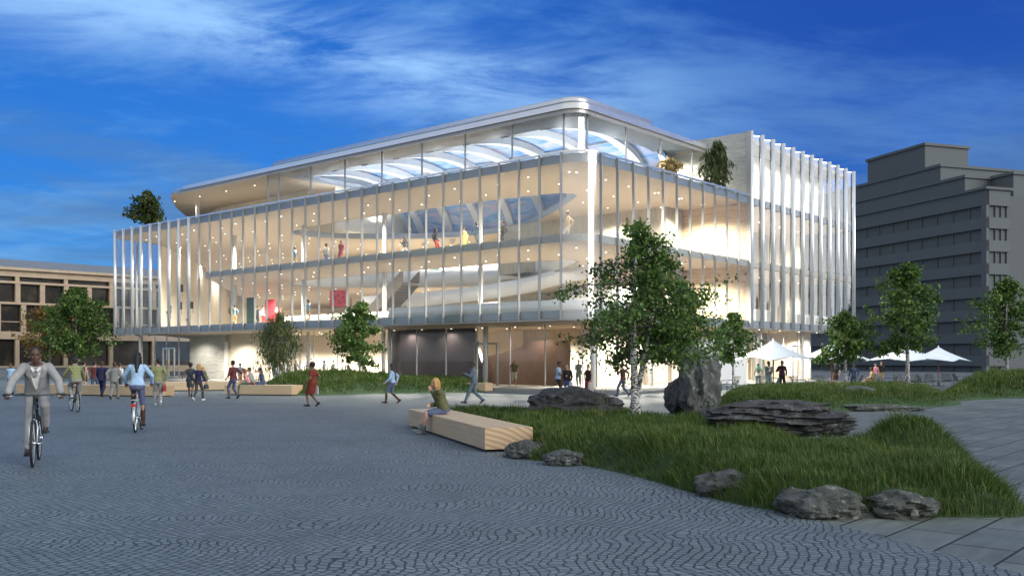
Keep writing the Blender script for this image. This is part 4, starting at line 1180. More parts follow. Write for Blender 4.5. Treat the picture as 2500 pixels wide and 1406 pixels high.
# ---------------------------------------------------------------- benches
def bench(label, a, c, depth, h, toward=1, cut=0):
    "solid timber beam between ground points a and c (front edge); depth goes away from the viewer"
    a = Vector(a); c = Vector(c); d = (c - a); Ln = d.length; rz = math.atan2(d.y, d.x)
    T = thing('timber_bench', label, 'bench', a, rz, 'solid timber benches')
    b = MB()
    sec = [(0, .055), (depth * .55, .055), (depth, h * .45), (depth, h - .012), (depth - .012, h), (.012, h), (0, h - .012)] if cut else [(0, .055), (depth, .055), (depth, h - .012), (depth - .012, h), (.012, h), (0, h - .012)]
    b.rings([[(x, y, z) for y, z in sec] for x in (.004, Ln - .004)], False)
    b.build('beam', M['wood'], T)
    for x, s_ in ((0, 1), (Ln, -1)):
        e = MB(); e.rings([[(x + s_ * .005, y, z) for y, z in sec], [(x, y, z) for y, z in sec]], True); e.build('end_face', M['woode'], T)
    p = MB(); p.box(.15, Ln - .15, .08, depth * .5 if cut else depth - .08, 0, .055); p.build('plinth', M['dgrey'], T)
    return T
bench('near thick timber bench at the edge of the grass mound', G(998, 1041), G(1184, 1104), .95, .46, cut=1)
bench('timber bench where three people sit in front of the far lawn', G(548, 964), G(712, 966), 1.1, .50)
bench('long timber bench before the stone pier, behind the two walking women', G(395, 955), G(585, 953), .9, .50)
bench('timber bench on the left behind the walking suited men', G(40, 962), G(388, 969), 1.0, .52)
bench('timber bench along the glass front behind the far lawn', G(885, 951), G(1184, 957), .8, .48)

# ---------------------------------------------------------------- umbrellas and chairs
def umbrella(label, px, d, half, py_top, py_edge, rz=0):
    p = A(px, d)
    T = thing('parasol', label, 'umbrella', p, rz, 'white parasols on the terrace')
    zt = hz(py_top, d); ze = hz(py_edge, d)
    b = MB(); N = 10; g = {}
    vs = []; fs = []
    for i in range(N + 1):
        for j in range(N + 1):
            x = (i / N * 2 - 1); y = (j / N * 2 - 1)
            m_ = max(abs(x), abs(y)); r_ = math.hypot(x, y)
            # concave edges: the middle of each side is drawn in
            k = min(abs(x), abs(y)) / (m_ + 1e-6)
            pull = 1 - .16 * (1 - k) ** 1.5 * m_
            z = zt + (ze - zt) * (m_ * .80 + .20 * (m_ * k)) ** .82
            vs.append((x * half * pull, y * half * pull, z))
    for i in range(N):
        for j in range(N):
            a = i * (N + 1) + j; fs.append((a, a + N + 1, a + N + 2, a + 1))
    n = len(vs)
    b.add(vs + [(x, y, z - .012) for x, y, z in vs], fs + [tuple(n + q for q in reversed(f)) for f in fs]); b.build('canopy', M['canvas'], T)
    b = MB(); b.tube([(0, 0, 0), (0, 0, zt - .05)], .035, 10); b.build('pole', M['pole'], T)
    b = MB(); b.ell((0, 0, zt + .02), (.05, .05, .05)); b.build('finial', M['whitegl'], T, True)
    b = MB(); b.box(-.3, .3, -.3, .3, 0, .06); b.box(-.06, .06, -.06, .06, .06, .3); b.build('base', M['dgrey'], T)
    b = MB()
    for sx, sy in ((1, 1), (1, -1), (-1, 1), (-1, -1)): b.tube([(0, 0, zt - .14), (sx * half * .97, sy * half * .97, ze - .03)], .012, 5)
    b.build('ribs', M['chair'], T)
umbrella('nearest white parasol on red-brown pole, in front of the lit wing entrance', 1888, 52, 1.55, 829, 879, .45)
umbrella('white parasol half hidden by the small round birch', 2030, 55, 1.55, 838, 878, .30)
umbrella('white parasol behind the trunk of the tall birch', 2212, 57, 1.7, 845, 881, .5)
umbrella('white parasol furthest right of the terrace, before the grey tower', 2291, 62, 1.55, 846, 882, .75)

def make_chair():
    T = thing('slatted_chair', 'x', 'chair', (0, 0, 0), 0, 'slatted metal terrace chairs')
    b = MB()
    for s_ in (-.31, .31):
        b.tube([(s_, -.34, 0), (s_, -.34, .60), (s_, -.30, .62), (s_, .30, .62), (s_, .36, .60), (s_, .36, 0)], .014, 5)
    b.tube([(-.31, -.34, .33), (.31, -.34, .33)], .014, 5); b.tube([(-.31, .36, .40), (.31, .36, .40)], .014, 5)
    b.build('frame', M['chair'], T)
    b = MB()
    for k in range(8): y = -.26 + .075 * k; b.box(-.29, .29, y, y + .045, .33 + .012 * k, .352 + .012 * k)
    b.build('seat', M['chair'], T)
    b = MB()
    for k in range(11):
        x = -.28 + .053 * k; b.tube([(x, -.24, .34), (x, -.33, .55), (x, -.47, .80)], .016, 4)
    b.tube([(-.30, -.47, .81), (.30, -.47, .81)], .016, 5)
    b.build('backrest', M['chair'], T)
    return T
CH = [(1752, 958, 200, 'slatted chair peeking out right of the tall upright boulder'), (1783, 955, 110, 'slatted chair under the slender birch, right of the boulder'),
      (1862, 955, 150, 'slatted chair left of the nearest parasol pole, turned toward the viewer'), (1888, 948, 60, 'slatted chair just behind the nearest parasol pole'),
      (1932, 955, 160, 'slatted chair right beside the man in purple shirt'), (1950, 954, 250, 'slatted chair in side view, second to the right of the purple-shirted man'),
      (1985, 950, 90, 'slatted chair in profile between the two nearest parasols'), (2010, 951, 200, 'slatted chair left of the second parasol pole'),
      (2085, 951, 80, 'slatted chair in front of the person in dark overalls'), (2172, 948, 80, 'slatted chair just left of the tall birch trunk'),
      (2200, 947, 190, 'slatted chair directly behind the tall birch trunk'), (2232, 946, 170, 'slatted chair just right of the tall birch trunk'),
      (2258, 947, 265, 'slatted chair in side view between the two rightmost parasols'), (2248, 941, 60, 'slatted chair in the back row between the two rightmost parasols'),
      (2278, 944, 190, 'slatted chair left of the rightmost parasol pole'), (2313, 943, 170, 'slatted chair right of the rightmost parasol pole'), (2345, 942, 270, 'last slatted chair at the right end of the terrace')]
proto = make_chair()
for i, (x, y, a, lab) in enumerate(CH):
    p = G(x, y)
    if i == 0: proto.location = p; proto.rotation_euler = (0, 0, R(a)); proto['label'] = lab
    else: dup(proto, p, R(a), lab)
# ---------------------------------------------------------------- people
_mc = {}
def cm(name, col, rough=.8, **k):
    if name not in _mc: _mc[name] = mat(name, col, rough, var=.16, scale=9, **k)
    return _mc[name]
SKIN = dict(dark=(.105, .056, .038), brown=(.15, .075, .045), tan=(.34, .19, .125), fair=(.50, .31, .23))
HAIR = dict(black=(.008, .007, .007), brown=(.05, .025, .012), auburn=(.13, .05, .02), blond=(.42, .24, .08), grey=(.10, .09, .085))
CL = dict(greysuit=(.29, .295, .30), navy=(.012, .014, .06), suit2=(.20, .21, .20), lightblue=(.35, .52, .72), jean=(.06, .085, .17), jean2=(.045, .08, .14), denim=(.09, .11, .21),
          brown=(.05, .022, .012), black=(.012, .012, .013), white=(.70, .70, .70), greyp=(.25, .27, .27), dress=(.035, .045, .042), dgrey=(.05, .054, .058), olive=(.10, .105, .045),
          red=(.16, .022, .010), pink=(.52, .22, .26), green=(.05, .10, .07), blue=(.055, .085, .16), hat=(.05, .075, .14), teal=(.13, .17, .18), tee=(.30, .42, .60),
          bluel=(.06, .08, .28), magenta=(.30, .012, .07), cream=(.55, .50, .42), purple=(.10, .03, .06), khaki=(.30, .23, .13), yellow=(.65, .45, .10), maroon=(.13, .02, .02),
          slate=(.10, .14, .18), steel=(.16, .26, .36), tan=(.50, .36, .2), stripe=(.36, .36, .34), shadow=(.035, .045, .06), mustard=(.42, .26, .08), redp=(.30, .03, .04), shoe=(.02, .02, .022), grass=(.10, .26, .16))
PLM = dict(gplaid=plaid('green_check_cloth', (.34, .36, .16), (.045, .06, .03), .05, .42), mplaid=plaid('maroon_check_cloth', (.16, .03, .03), (.03, .012, .014), .085, .45),
           scarf=plaid('flowered_scarf', (.6, .5, .45), (.3, .04, .06), .05, .5))
def cloth(k): return PLM[k] if k in PLM else cm('cloth_' + k, CL[k], .85)

def rotv(v, yaw=0, pitch=0, roll=0):
    return Matrix.Rotation(yaw, 3, 'Z') @ Matrix.Rotation(pitch, 3, 'X') @ Matrix.Rotation(roll, 3, 'Y') @ Vector(v)
def ik(a, c, l1, l2, pole):
    a = Vector(a); c = Vector(c); d = c - a; D = min(d.length, (l1 + l2) * .999); d = d.normalized()
    c = a + d * D
    x = (l1 * l1 - l2 * l2 + D * D) / (2 * D); h = math.sqrt(max(0, l1 * l1 - x * x))
    p = Vector(pole); p = p - d * p.dot(d); p = p.normalized() if p.length > 1e-6 else d.orthogonal().normalized()
    return a + d * x + p * h, c

def person(label, loc, face, H=1.72, pose='walk', top=('shirt', 'white', 'long'), bot=('trousers', 'jean'), shoe='shoe', hair=('short', 'black'), skin='tan',
           vox=.014, sgn=1, lean=.04, female=False, hands=None, feet=None, pelvis=None, seat=.46, yaw=0, hpitch=0, detail=1, extra=None, group=None, grip=False, stride=1.0, open_=False, boots=None, arml=0, footdir=0):
    """face: 0 = away from the viewer, 90 = to the right, 180 = toward the viewer, 270 = to the left"""
    s = H / 1.75; sk = cm('skin_' + skin, SKIN[skin], .55)
    P0 = tag(bpy.data.objects.new('person', None), label, 'person', group)      # replaced below by the body mesh
    bpy.data.objects.remove(P0)
    hw = .082 if not female else .085
    # --- pose
    walk = {'walk': 1, 'stand': 0}.get(pose, 0)
    pz = .93
    F = {}
    if pose == 'walk':
        st = .30 * stride; pz = .905
        F = {-1: ((-.075, st * sgn, .085 if sgn > 0 else .15), -.15 if sgn > 0 else .65), 1: ((.075, -st * sgn, .15 if sgn > 0 else .085), .65 if sgn > 0 else -.15)}
    elif pose == 'stand':
        F = {-1: ((-.10, .02, .085), 0), 1: ((.10, -.02, .085), 0)}
    elif pose == 'sit':
        pz = (seat + .105) / s
        F = {-1: ((-.10, .47, .085), 0), 1: ((.10, .42, .085), 0)}
    if feet: F.update(feet)
    pel = Vector(pelvis) if pelvis else Vector((0, 0, pz))
    Rl = Matrix.Rotation(-lean, 3, 'X')
    def sp(x, y, z): return pel + Rl @ Vector((x, y, z - .93))
    shw = .172 if not female else .158
    sh = {q: sp(q * shw, -.01, 1.378) for q in (-1, 1)}
    hip = {q: pel + Vector((q * hw, 0, -.03)) for q in (-1, 1)}
    hd = {}
    for q in (-1, 1):
        sw = -q * sgn * .22 * walk * stride          # arms swing against the legs (left foot forward: right hand forward)
        hd[q] = sp(q * (shw + .065), .05 + sw * (-1 if True else 1) * -1, .93 + abs(sw) * .12)
    if pose == 'sit':
        for q in (-1, 1): hd[q] = pel + Vector((q * .12, .30, .10))
    if hands:
        for q, h in hands.items():
            hd[q] = Vector(h)
    arm = {}; leg = {}
    for q in (-1, 1):
        pole = Vector((q * .45, -.8, -.35)) if not grip else Vector((q * 1.0, -.25, -.35))
        e, w = ik(sh[q], hd[q], .285, .255, pole); arm[q] = (sh[q], e, w)
        an = Vector(F[q][0]); k, a_ = ik(hip[q], an, .435, .425, Vector((q * .10, 1, .1))); leg[q] = (hip[q], k, a_, F[q][1])
    neck = sp(0, .0, 1.46); hc = sp(0, .015, 1.46) + Vector((0, .012 + .13 * lean, .155 - .06 * lean))
    def hp(x, y, z): return hc + rotv((x, y, z), yaw, hpitch)
    hr = Matrix.Rotation(yaw, 3, 'Z') @ Matrix.Rotation(hpitch, 3, 'X')
    def T(b): b.v = [tuple(c * s for c in p) for p in b.v]; return b
    X = Vector((1, 0, 0))
    def torso(b, infl, z0, z1, fem=female, waist=0):
        prof = [(.80, .11, .09), (.87, .165, .118), (.95, .172, .125), (1.04, .150, .108), (1.12, .140, .102), (1.22, .150, .110), (1.31, .168, .118), (1.385, .172, .105), (1.43, .125, .085), (1.465, .07, .065)] if not fem else \
               [(.80, .115, .09), (.87, .172, .118), (.94, .175, .122), (1.03, .142, .10), (1.11, .122, .092), (1.20, .134, .105), (1.28, .150, .125), (1.37, .152, .10), (1.43, .105, .078), (1.465, .06, .058)]
        rs = []
        zz = [z0] + [p[0] for p in prof if z0 + .015 < p[0] < z1 - .01] + [z1]
        for z in zz:
            i = max(0, min(len(prof) - 2, next((j for j in range(len(prof) - 1) if prof[j + 1][0] >= z), len(prof) - 2)))
            a, c = prof[i], prof[i + 1]; t = max(0, min(1.0, (z - a[0]) / (c[0] - a[0])))
            rx = a[1] + (c[1] - a[1]) * t + infl; ry = a[2] + (c[2] - a[2]) * t + infl
            if waist and z < 1.14: rx = max(rx, .155 + infl); ry = max(ry, .12 + infl)
            rs.append([sp(rx * math.cos(2 * math.pi * k / 16), ry * math.sin(2 * math.pi * k / 16) + (-.012 if z < 1.0 else .0), z) for k in range(16)])
        b.rings(rs, True)
    # --- body: one continuous skin
    b = MB(); torso(b, 0, .82, 1.46)
    b.cap(neck + Vector((0, 0, -.04)), hc + Vector((0, -.015, -.05)), .058 if not female else .050, .052 if not female else .045)
    b.ell(hp(0, -.012, .030), (.074, .094, .098), hr, 16, 10)
    b.ell(hp(0, .022, -.045), (.055, .066, .073), hr, 14, 8)
    b.ell(hp(0, .045, -.085), (.030, .035, .028), hr)
    b.cap(hp(0, .083, .012), hp(0, .103, -.028), .010, .0155, 8)
    b.ell(hp(0, .070, .030), (.050, .022, .014), hr)
    for q in (-1, 1):
        b.ell(hp(q * .075, -.008, -.008), (.012, .024, .032), hr); b.ell(hp(q * .04, .06, -.028), (.022, .02, .02), hr)
        S_, E_, W_ = arm[q]
        b.cap(S_, E_, .052, .040); b.cap(S_.lerp(E_, .1), S_.lerp(E_, .6), .054, .046); b.cap(E_, W_, .040, .026); b.cap(E_.lerp(W_, .15), E_.lerp(W_, .5), .042, .034)
        d = (W_ - E_).normalized(); side = Vector((-q, 0, 0)); n_ = (side - d * side.dot(d)); n_ = n_.normalized() if n_.length > .2 else Vector((0, 0, -1))
        if grip: n_ = (Vector((0, 0, -1)) - d * (-d.z)).normalized()
        f_ = d.cross(n_).normalized() * (1 if d.cross(n_).y > 0 or grip else -1)       # thumb side
        if grip: f_ = Vector((-q, 0, 0)); f_ = (f_ - d * f_.dot(d)).normalized()
        pc = W_ + d * .05
        if detail:
            b.add([W_ + d * t + f_ * u * wv + n_ * v for t, wv in ((-.01, .024), (.035, .036), (.092, .040)) for u, v in ((-1, -.011), (1, -.011), (1, .012), (-1, .012))],
                  [(3, 2, 1, 0), (8, 9, 10, 11)] + [(j * 4 + i, j * 4 + (i + 1) % 4, j * 4 + 4 + (i + 1) % 4, j * 4 + 4 + i) for j in range(2) for i in range(4)])
            for fi, (off, ln) in enumerate(((.031, .066), (.0105, .075), (-.0105, .070), (-.031, .054))):
                a0 = W_ + d * .088 + f_ * off
                c1, c2 = (.25, .75) if not grip else (1.0, 2.3)
                m1 = a0 + (d * math.cos(c1) + n_ * math.sin(c1)) * ln * .5; m2 = m1 + (d * math.cos(c2) + n_ * math.sin(c2)) * ln * .5
                b.cap(a0, m1, .0092, .0085, 6); b.cap(m1, m2, .0085, .0072, 6)
            t0 = W_ + d * .025 + f_ * .028; t1 = t0 + (d * .6 + f_ * .7 + n_ * .25).normalized() * .042; t2 = t1 + (d * .85 + f_ * .1 + n_ * .5).normalized() * .034
            b.cap(t0, t1, .013, .010, 6); b.cap(t1, t2, .010, .0085, 6)
        else:
            b.ell(pc + d * .02, (.03, .03, .03)); b.cap(W_, pc + d * .09, .026, .018, 8)
        h_, k_, a_, fp = leg[q]
        b.cap(h_, k_, .082, .055); b.cap(k_, a_, .053, .036); b.cap(k_.lerp(a_, .12) + Vector((0, -.012, 0)), k_.lerp(a_, .5) + Vector((0, -.008, 0)), .054, .043)
        td = rotv((0, 1, 0), 0, -fp); dn = rotv((0, 0, -1), 0, -fp)
        b.cap(a_ + dn * .035 - td * .04, a_ + dn * .05 + td * .14, .036, .028)
    body = soft(T(b), 'person', sk, None, vox * s, 2)
    body.location = loc; body.rotation_euler = (0, 0, -R(face))
    tag(body, label, 'person', group)
    cv = max(vox, .011) * s
    # --- face details
    if detail > 1 or (detail and abs((face + math.degrees(-yaw)) % 360 - 180) < 110):
        e = MB()
        for q in (-1, 1): e.ell(hp(q * .030, .077, .006), (.0115, .008, .0062), hr, 8, 6)
        T(e).build('eyes', cm('eye_white', (.20, .18, .17), .3), body, True)
        e = MB()
        for q in (-1, 1): e.ell(hp(q * .030, .084, .006), (.0062, .0045, .0066), hr, 8, 6)
        T(e).build('irises', cm('iris', (.02, .012, .008), .2), body, True)
        e = MB()
        for q in (-1, 1): e.cap(hp(q * .014, .090, .027), hp(q * .048, .080, .029), .0052, .0038, 6)
        T(e).build('eyebrows', cm('hair_' + hair[1], HAIR.get(hair[1], (.02, .02, .02)), .6), body, True)
        e = MB(); e.ell(hp(0, .082, -.066), (.023, .011, .0055), hr, 10, 6); e.ell(hp(0, .080, -.076), (.019, .011, .006), hr, 10, 6)
        lc = SKIN[skin]; T(e).build('lips', cm('lips_' + skin, (min(1, lc[0] * .95 + .04), lc[1] * .62, lc[2] * .68), .45), body, True)
    # --- hair
    h = MB(); k = hair[0]
    if k in ('short', 'long', 'bob', 'tail', 'afro', 'buzz'):
        gap = .010 if k != 'buzz' else .006
        h.ell(hp(0, -.026, .040), (.076 + gap, .090 + gap, .096 + gap), hr, 14, 8)
        h.ell(hp(0, -.055, -.01), (.066 + gap, .06, .075), hr, 12, 7)
    if k == 'short': h.ell(hp(0, .025, .095), (.058, .055, .036), hr, 12, 7)
    if k == 'long':
        for q in (-1, 1): h.cap(hp(q * .072, -.02, .02), hp(q * .082, -.045, -.16), .028, .026); h.cap(hp(q * .05, -.07, 0), hp(q * .06, -.10, -.30), .045, .03)
        h.cap(hp(0, -.09, .02), hp(0, -.16, -.33), .080, .055)
    if k == 'bob':
        for q in (-1, 1): h.cap(hp(q * .070, .0, .05), hp(q * .085, -.012, -.085), .034, .036)
        h.cap(hp(0, -.07, .02), hp(0, -.08, -.10), .07, .062)
    if k == 'afro': h.ell(hp(0, -.035, .055), (.115, .118, .115), hr, 14, 8)
    if k == 'tail': h.ell(hp(0, -.115, .03), .055); h.cap(hp(0, -.115, .03), hp(0, -.13, -.10), .04, .02)
    if k == 'turban': h.ell(hp(0, -.02, .065), (.100, .115, .080), hr, 14, 8); h.ell(hp(0, -.07, .02), (.085, .06, .07), hr)
    if k == 'cap': h.ell(hp(0, -.005, .062), (.084, .104, .066), hr, 14, 8); h.ell(hp(0, .10, .045), (.06, .06, .012), hr)
    hc_ = HAIR.get(hair[1]) or CL[hair[1]]
    soft(T(h), 'hair' if k not in ('turban', 'cap') else k, cm('hair_' + hair[1], hc_, .55), body, max(vox, .012) * s, 2)
    # --- clothes
    kind, colr, slv = top
    jk = kind in ('jacket', 'blazer')
    infl = .024 if jk else .013
    lo_ = {'jacket': .93, 'blazer': .80, 'shirt': .90, 'tee': .90, 'blouse': .92, 'vest': .90, 'dress': .88, 'tank': .92}[kind]
    if pose in ('sit', 'cycle'): lo_ = max(lo_, .88)
    b = MB(); torso(b, infl, lo_, 1.445 if kind != 'tank' else 1.36, waist=jk)
    f_ = {'long': 1.0, 'elbow': .55, 'short': .30, 'none': 0}[slv]
    for q in (-1, 1):
        S_, E_, W_ = arm[q]; i2 = infl * .8
        if f_ > 0: b.ell(S_, .056 + i2)
        if f_ <= .3 and f_ > 0: b.cap(S_, S_.lerp(E_, .55), .056 + i2, .050 + i2)
        elif f_ > 0:
            b.cap(S_, E_, .055 + i2, .044 + i2); b.cap(E_, E_.lerp(W_, .97 if f_ == 1 else .2), .044 + i2, .032 + i2 * 1.1)
    tm = cloth(colr)
    soft(T(b), {'tee': 't_shirt', 'tank': 'tank_top'}.get(kind, kind), tm, body, cv, 1)
    def legsleeve(b, i2, f0, f1, hem):
        for q in (-1, 1):
            h_, k_, a_, fp = leg[q]
            b.cap(h_ + Vector((0, 0, .01)), k_, .086 + i2, .060 + i2)
            if f1 > .5: b.cap(k_, k_.lerp(a_, (f1 - .5) * 2), .060 + i2, hem)
    bk = bot[0]
    if bk in ('trousers', 'jeans', 'leggings', 'shorts'):
        b = MB(); torso(b, .010, .83, 1.03)
        i2 = {'trousers': .014, 'jeans': .006, 'leggings': .001, 'shorts': .016}[bk]
        legsleeve(b, i2, 0, {'shorts': .48}.get(bk, .98 if not boots or boots < .5 else .54 + (1 - boots) * .4), {'trousers': .062, 'jeans': .050}.get(bk, .042))
        soft(T(b), bk, cloth(bot[1]), body, cv, 1)
    elif bk in ('skirt', 'dress'):
        b = MB(); torso(b, .016, .86, 1.10)
        if pose == 'sit':
            for q in (-1, 1): b.cap(hip[q], hip[q].lerp(leg[q][1], .82), .098, .080)
            b.cap(hip[-1].lerp(hip[1], .5), leg[-1][1].lerp(leg[1][1], .5).lerp(pel, .28), .09, .07)
        else:
            rs = []
            hem = .52 if bk == 'dress' else .60
            for z, rx, ry in ((.98, .185, .135), (.88, .198, .150), (.75, .195, .17), (.62, .188, .185), (hem, .182, .19)):
                cx = (leg[-1][1] + leg[1][1]) / 2; t_ = (.95 - z) / .45
                rs.append([Vector((rx * math.cos(2 * math.pi * k2 / 16), ry * math.sin(2 * math.pi * k2 / 16), z - .93 + pel.z)) + Vector((pel.x, pel.y + (cx.y - pel.y) * max(0, t_) * .8, 0)) for k2 in range(16)])
            b.rings(rs, True)
        soft(T(b), 'skirt', cloth(bot[1]), body, cv, 1)
    for q in (-1, 1):
        h_, k_, a_, fp = leg[q]
        td = rotv((0, 1, 0), 0, -fp); dn = rotv((0, 0, -1), 0, -fp)
        b = MB(); b.cap(a_ + dn * .040 - td * .045, a_ + dn * .052 + td * .06, .040, .038); b.cap(a_ + dn * .050 + td * .05, a_ + dn * .056 + td * .165, .040, .029); b.ell(a_, .042)
        b.add([a_ + dn * z_ + td * y_ + X * x_ for z_ in (.060, .084) for y_, x_ in ((-.08, -.026), (-.08, .026), (.06, .040), (.17, .032), (.17, -.032), (.06, -.040))], [(5, 4, 3, 2, 1, 0), (6, 7, 8, 9, 10, 11)] + [(i, (i + 1) % 6, 6 + (i + 1) % 6, 6 + i) for i in range(6)])
        if boots: b.cap(a_, a_.lerp(k_, boots), .048, .060)
        soft(T(b), 'boot' if boots else 'shoe', cloth(shoe), body, max(vox, .012) * s, 1)
    if open_:   # shirt front, collar and lapels seen in the open jacket
        b = MB()
        f0 = lambda x, z: sp(x, .118 + infl + .024 - max(0, z - 1.31) * .36 - abs(x) * .25, z)
        b.add([f0(-.082, 1.44), f0(.082, 1.44), f0(.072, 1.31), f0(.012, 1.08), f0(-.012, 1.08), f0(-.072, 1.31)], [(0, 5, 4, 3, 2, 1)])
        T(b).build('shirt_front', cloth('white'), body)
        for q in (-1, 1):
            b = MB(); g0 = lambda x, z, o=.012: f0(x, z) + Rl @ Vector((0, o, 0))
            b.add([g0(q * .085, 1.445), g0(q * .14, 1.34), g0(q * .108, 1.30), g0(q * .008, 1.04), g0(q * .058, 1.30)], [(0, 1, 2, 3, 4)])
            T(b).build('lapel', cm('lapel_' + colr, tuple(c * .8 for c in CL[colr]), .8), body)
            b = MB(); b.add([g0(q * .004, 1.415, .02), g0(q * .062, 1.462, .0), g0(q * .066, 1.43, .02), g0(q * .04, 1.385, .022)], [(0, 1, 2, 3)])
            T(b).build('collar', cloth('white'), body)
            b = MB(); b.box(q * .085 - .06, q * .085 + .06, 0, .012, 0, .022); b.v = [tuple(sp(0, .128 + infl - abs(q * .085) * .25, .97) + Rl @ Vector(p)) for p in b.v]
            T(b).build('pocket_flap', cm('lapel_' + colr, (.1, .1, .1), .8), body)
        if open_ == 'tie':
            b = MB(); b.add([g0(-.012, 1.42, .02), g0(.012, 1.42, .02), g0(.024, 1.12, .02), g0(0, 1.08, .02), g0(-.024, 1.12, .02)], [(0, 1, 2, 3, 4)]); T(b).build('tie', cloth('black'), body)
    body['_hand'] = [tuple((arm[q][2] + (arm[q][2] - arm[q][1]).normalized() * .09) * s) for q in (-1, 1)]
    return body
def hand_world(o, q):
    p = o['_hand'][0 if q < 0 else 1]
    return Vector(o.location) + Matrix.Rotation(o.rotation_euler[2], 3, 'Z') @ Vector(p)
def bag(label, o, q, w, h, d, col, name='handbag', drop=.22):
    p = hand_world(o, q); b = MB(); zb = -drop - h
    b.rings([[(x * k, y * k2, z) for x, y in ((-w / 2, -d / 2), (w / 2, -d / 2), (w / 2, d / 2), (-w / 2, d / 2))] for z, k, k2 in ((zb, 1, 1), (zb + h * .6, .95, .9), (zb + h, .85, .5))], True)
    T = thing(name, label, 'bag', p, o.rotation_euler[2] + R(75))
    b.build('bag_body', cloth(col), T)
    b = MB()
    for y in (-d * .2, d * .2): b.tube([(-w * .28, y, zb + h - .01), (-w * .22, y, -.06), (0, y, -.012), (w * .22, y, -.06), (w * .28, y, zb + h - .01)], .008, 5)
    b.build('bag_handles', cloth(col), T)
    return T

# ---------------------------------------------------------------- bicycles
def bicycle(label, loc, face, sc, paint, kind='flat', fender=False, steer=0):
    T = thing('bicycle', label, 'bicycle', loc, -R(face)); T.scale = (sc,) * 3
    rh, fh, bb = Vector((0, -.47, .345)), Vector((0, .60, .345)), Vector((0, -.02, .29))
    st, ht, hb = Vector((0, -.20, .86)), Vector((0, .40, .88)), Vector((0, .455, .68))
    b = MB()
    for a, c, r in ((bb, st, .017), (st * 1 + Vector((0, 0, -.06)), ht + Vector((0, 0, -.04)), .017), (bb, hb, .021), (hb, ht, .021)): b.tube([a, c], r, 8)
    for x in (-.06, .06):
        b.tube([bb + Vector((x * .5, 0, 0)), rh + Vector((x, 0, 0))], .010, 6); b.tube([st + Vector((0, 0, -.05)), rh + Vector((x, 0, 0))], .009, 6)
    b.build('frame', paint, T, True)
    b = MB(); b.tube([ht, hb, hb + Vector((0, .01, -.03))], .018, 8)
    for x in (-.055, .055): b.tube([hb + Vector((x * .6, .01, -.01)), hb + Vector((x, .03, -.12)), fh + Vector((x, 0, 0))], .012, 7)
    b.build('fork', M['silver'], T, True)
    b = MB(); hbz = 1.02 if kind == 'flat' else 1.06
    b.tube([ht + Vector((0, -.0, -.01)), Vector((0, .39, hbz - .02)), Vector((0, .42, hbz))], .016, 8)
    if kind == 'flat': P = [(-.40, .34, hbz + .01), (-.15, .40, hbz + .01), (0, .42, hbz), (.15, .40, hbz + .01), (.40, .34, hbz + .01)]
    else: P = [(-.29, .12, hbz), (-.27, .25, hbz + .02), (-.16, .38, hbz + .03), (0, .42, hbz), (.16, .38, hbz + .03), (.27, .25, hbz + .02), (.29, .12, hbz)]
    b.tube(P, .012, 8); hbar = b.build('handlebar', M['bikeg'] if kind == 'flat' else M['silver'], T, True)
    for q in (0, -1):
        a, c = Vector(P[q]), Vector(P[1 if q == 0 else -2]); d = (c - a).normalized()
        g = MB(); g.tube([a - d * .01, a + d * .12], .018, 8); g.build('grip', M['black'], hbar, True)
        g = MB(); g.tube([a + d * .14, a + d * .13 + Vector((0, .05, -.01)), a + d * .03 + Vector((0, .07, -.02))], .006, 5); g.build('brake_lever', M['chrome'], hbar, True)
    b = MB(); b.rings([[Vector((0, y, z)) + Vector((w * math.cos(a), 0, .022 * math.sin(a))) for a in [2 * math.pi * i / 10 for i in range(10)]] for y, z, w in ((-.34, .955, .05), (-.30, .96, .082), (-.22, .955, .07), (-.12, .95, .03), (-.06, .945, .015))], True)
    sd = b.build('saddle', M['black'], T, True)
    b = MB(); b.tube([st, Vector((0, -.215, .945))], .013, 8); b.build('seat_post', M['chrome'], sd, True)
    for nm, hubp in (('wheel', rh), ('wheel', fh)):
        w = bpy.data.objects.new(nm, None); COL.objects.link(w); w.parent = T; w.location = hubp
        n = 40
        circ = lambda r: [(0, r * math.cos(2 * math.pi * i / n), r * math.sin(2 * math.pi * i / n)) for i in range(n)]
        b = MB(); b.tube(circ(.326), .019, 8, closed=True); b.build('tyre', M['black'], w, True)
        b = MB(); b.tube(circ(.302), .011, 6, closed=True); b.build('rim', M['chrome'], w, True)
        b = MB()
        for i in range(24):
            a = 2 * math.pi * i / 24; b.tube([(.025 * (1 if i % 2 else -1), .02 * math.cos(a + .5), .02 * math.sin(a + .5)), (0, .30 * math.cos(a), .30 * math.sin(a))], .0022, 3)
        b.build('spokes', M['chrome'], w)
        b = MB(); b.tube([(-.06, 0, 0), (.06, 0, 0)], .020, 8); b.build('hub', M['chrome'], w, True)
    b = MB(); n = 24; b.tube([(.05, bb.y + .085 * math.cos(2 * math.pi * i / n), bb.z + .085 * math.sin(2 * math.pi * i / n)) for i in range(n)], .010, 6, closed=True)
    for x, s_ in ((.075, 1), (-.075, -1)): b.tube([(x, bb.y, bb.z), (x, bb.y + s_ * CRK[0], bb.z + s_ * CRK[1])], .010, 6)
    b.tube([(-.08, bb.y, bb.z), (.08, bb.y, bb.z)], .014, 8)
    ck = b.build('crank', M['chrome'], T, True)
    for x, s_ in ((.125, 1), (-.125, -1)):
        g = MB(); y, z = bb.y + s_ * CRK[0], bb.z + s_ * CRK[1]; g.box(x - .045, x + .045, y - .04, y + .04, z - .012, z + .012); g.build('pedal', M['black'], ck)
    b = MB(); b.tube([(.05, bb.y + .01, bb.z + .085), (.05, rh.y, rh.z + .04)], .005, 4); b.tube([(.05, bb.y + .01, bb.z - .085), (.05, rh.y, rh.z - .04)], .005, 4); b.build('chain', M['dgrey'], T)
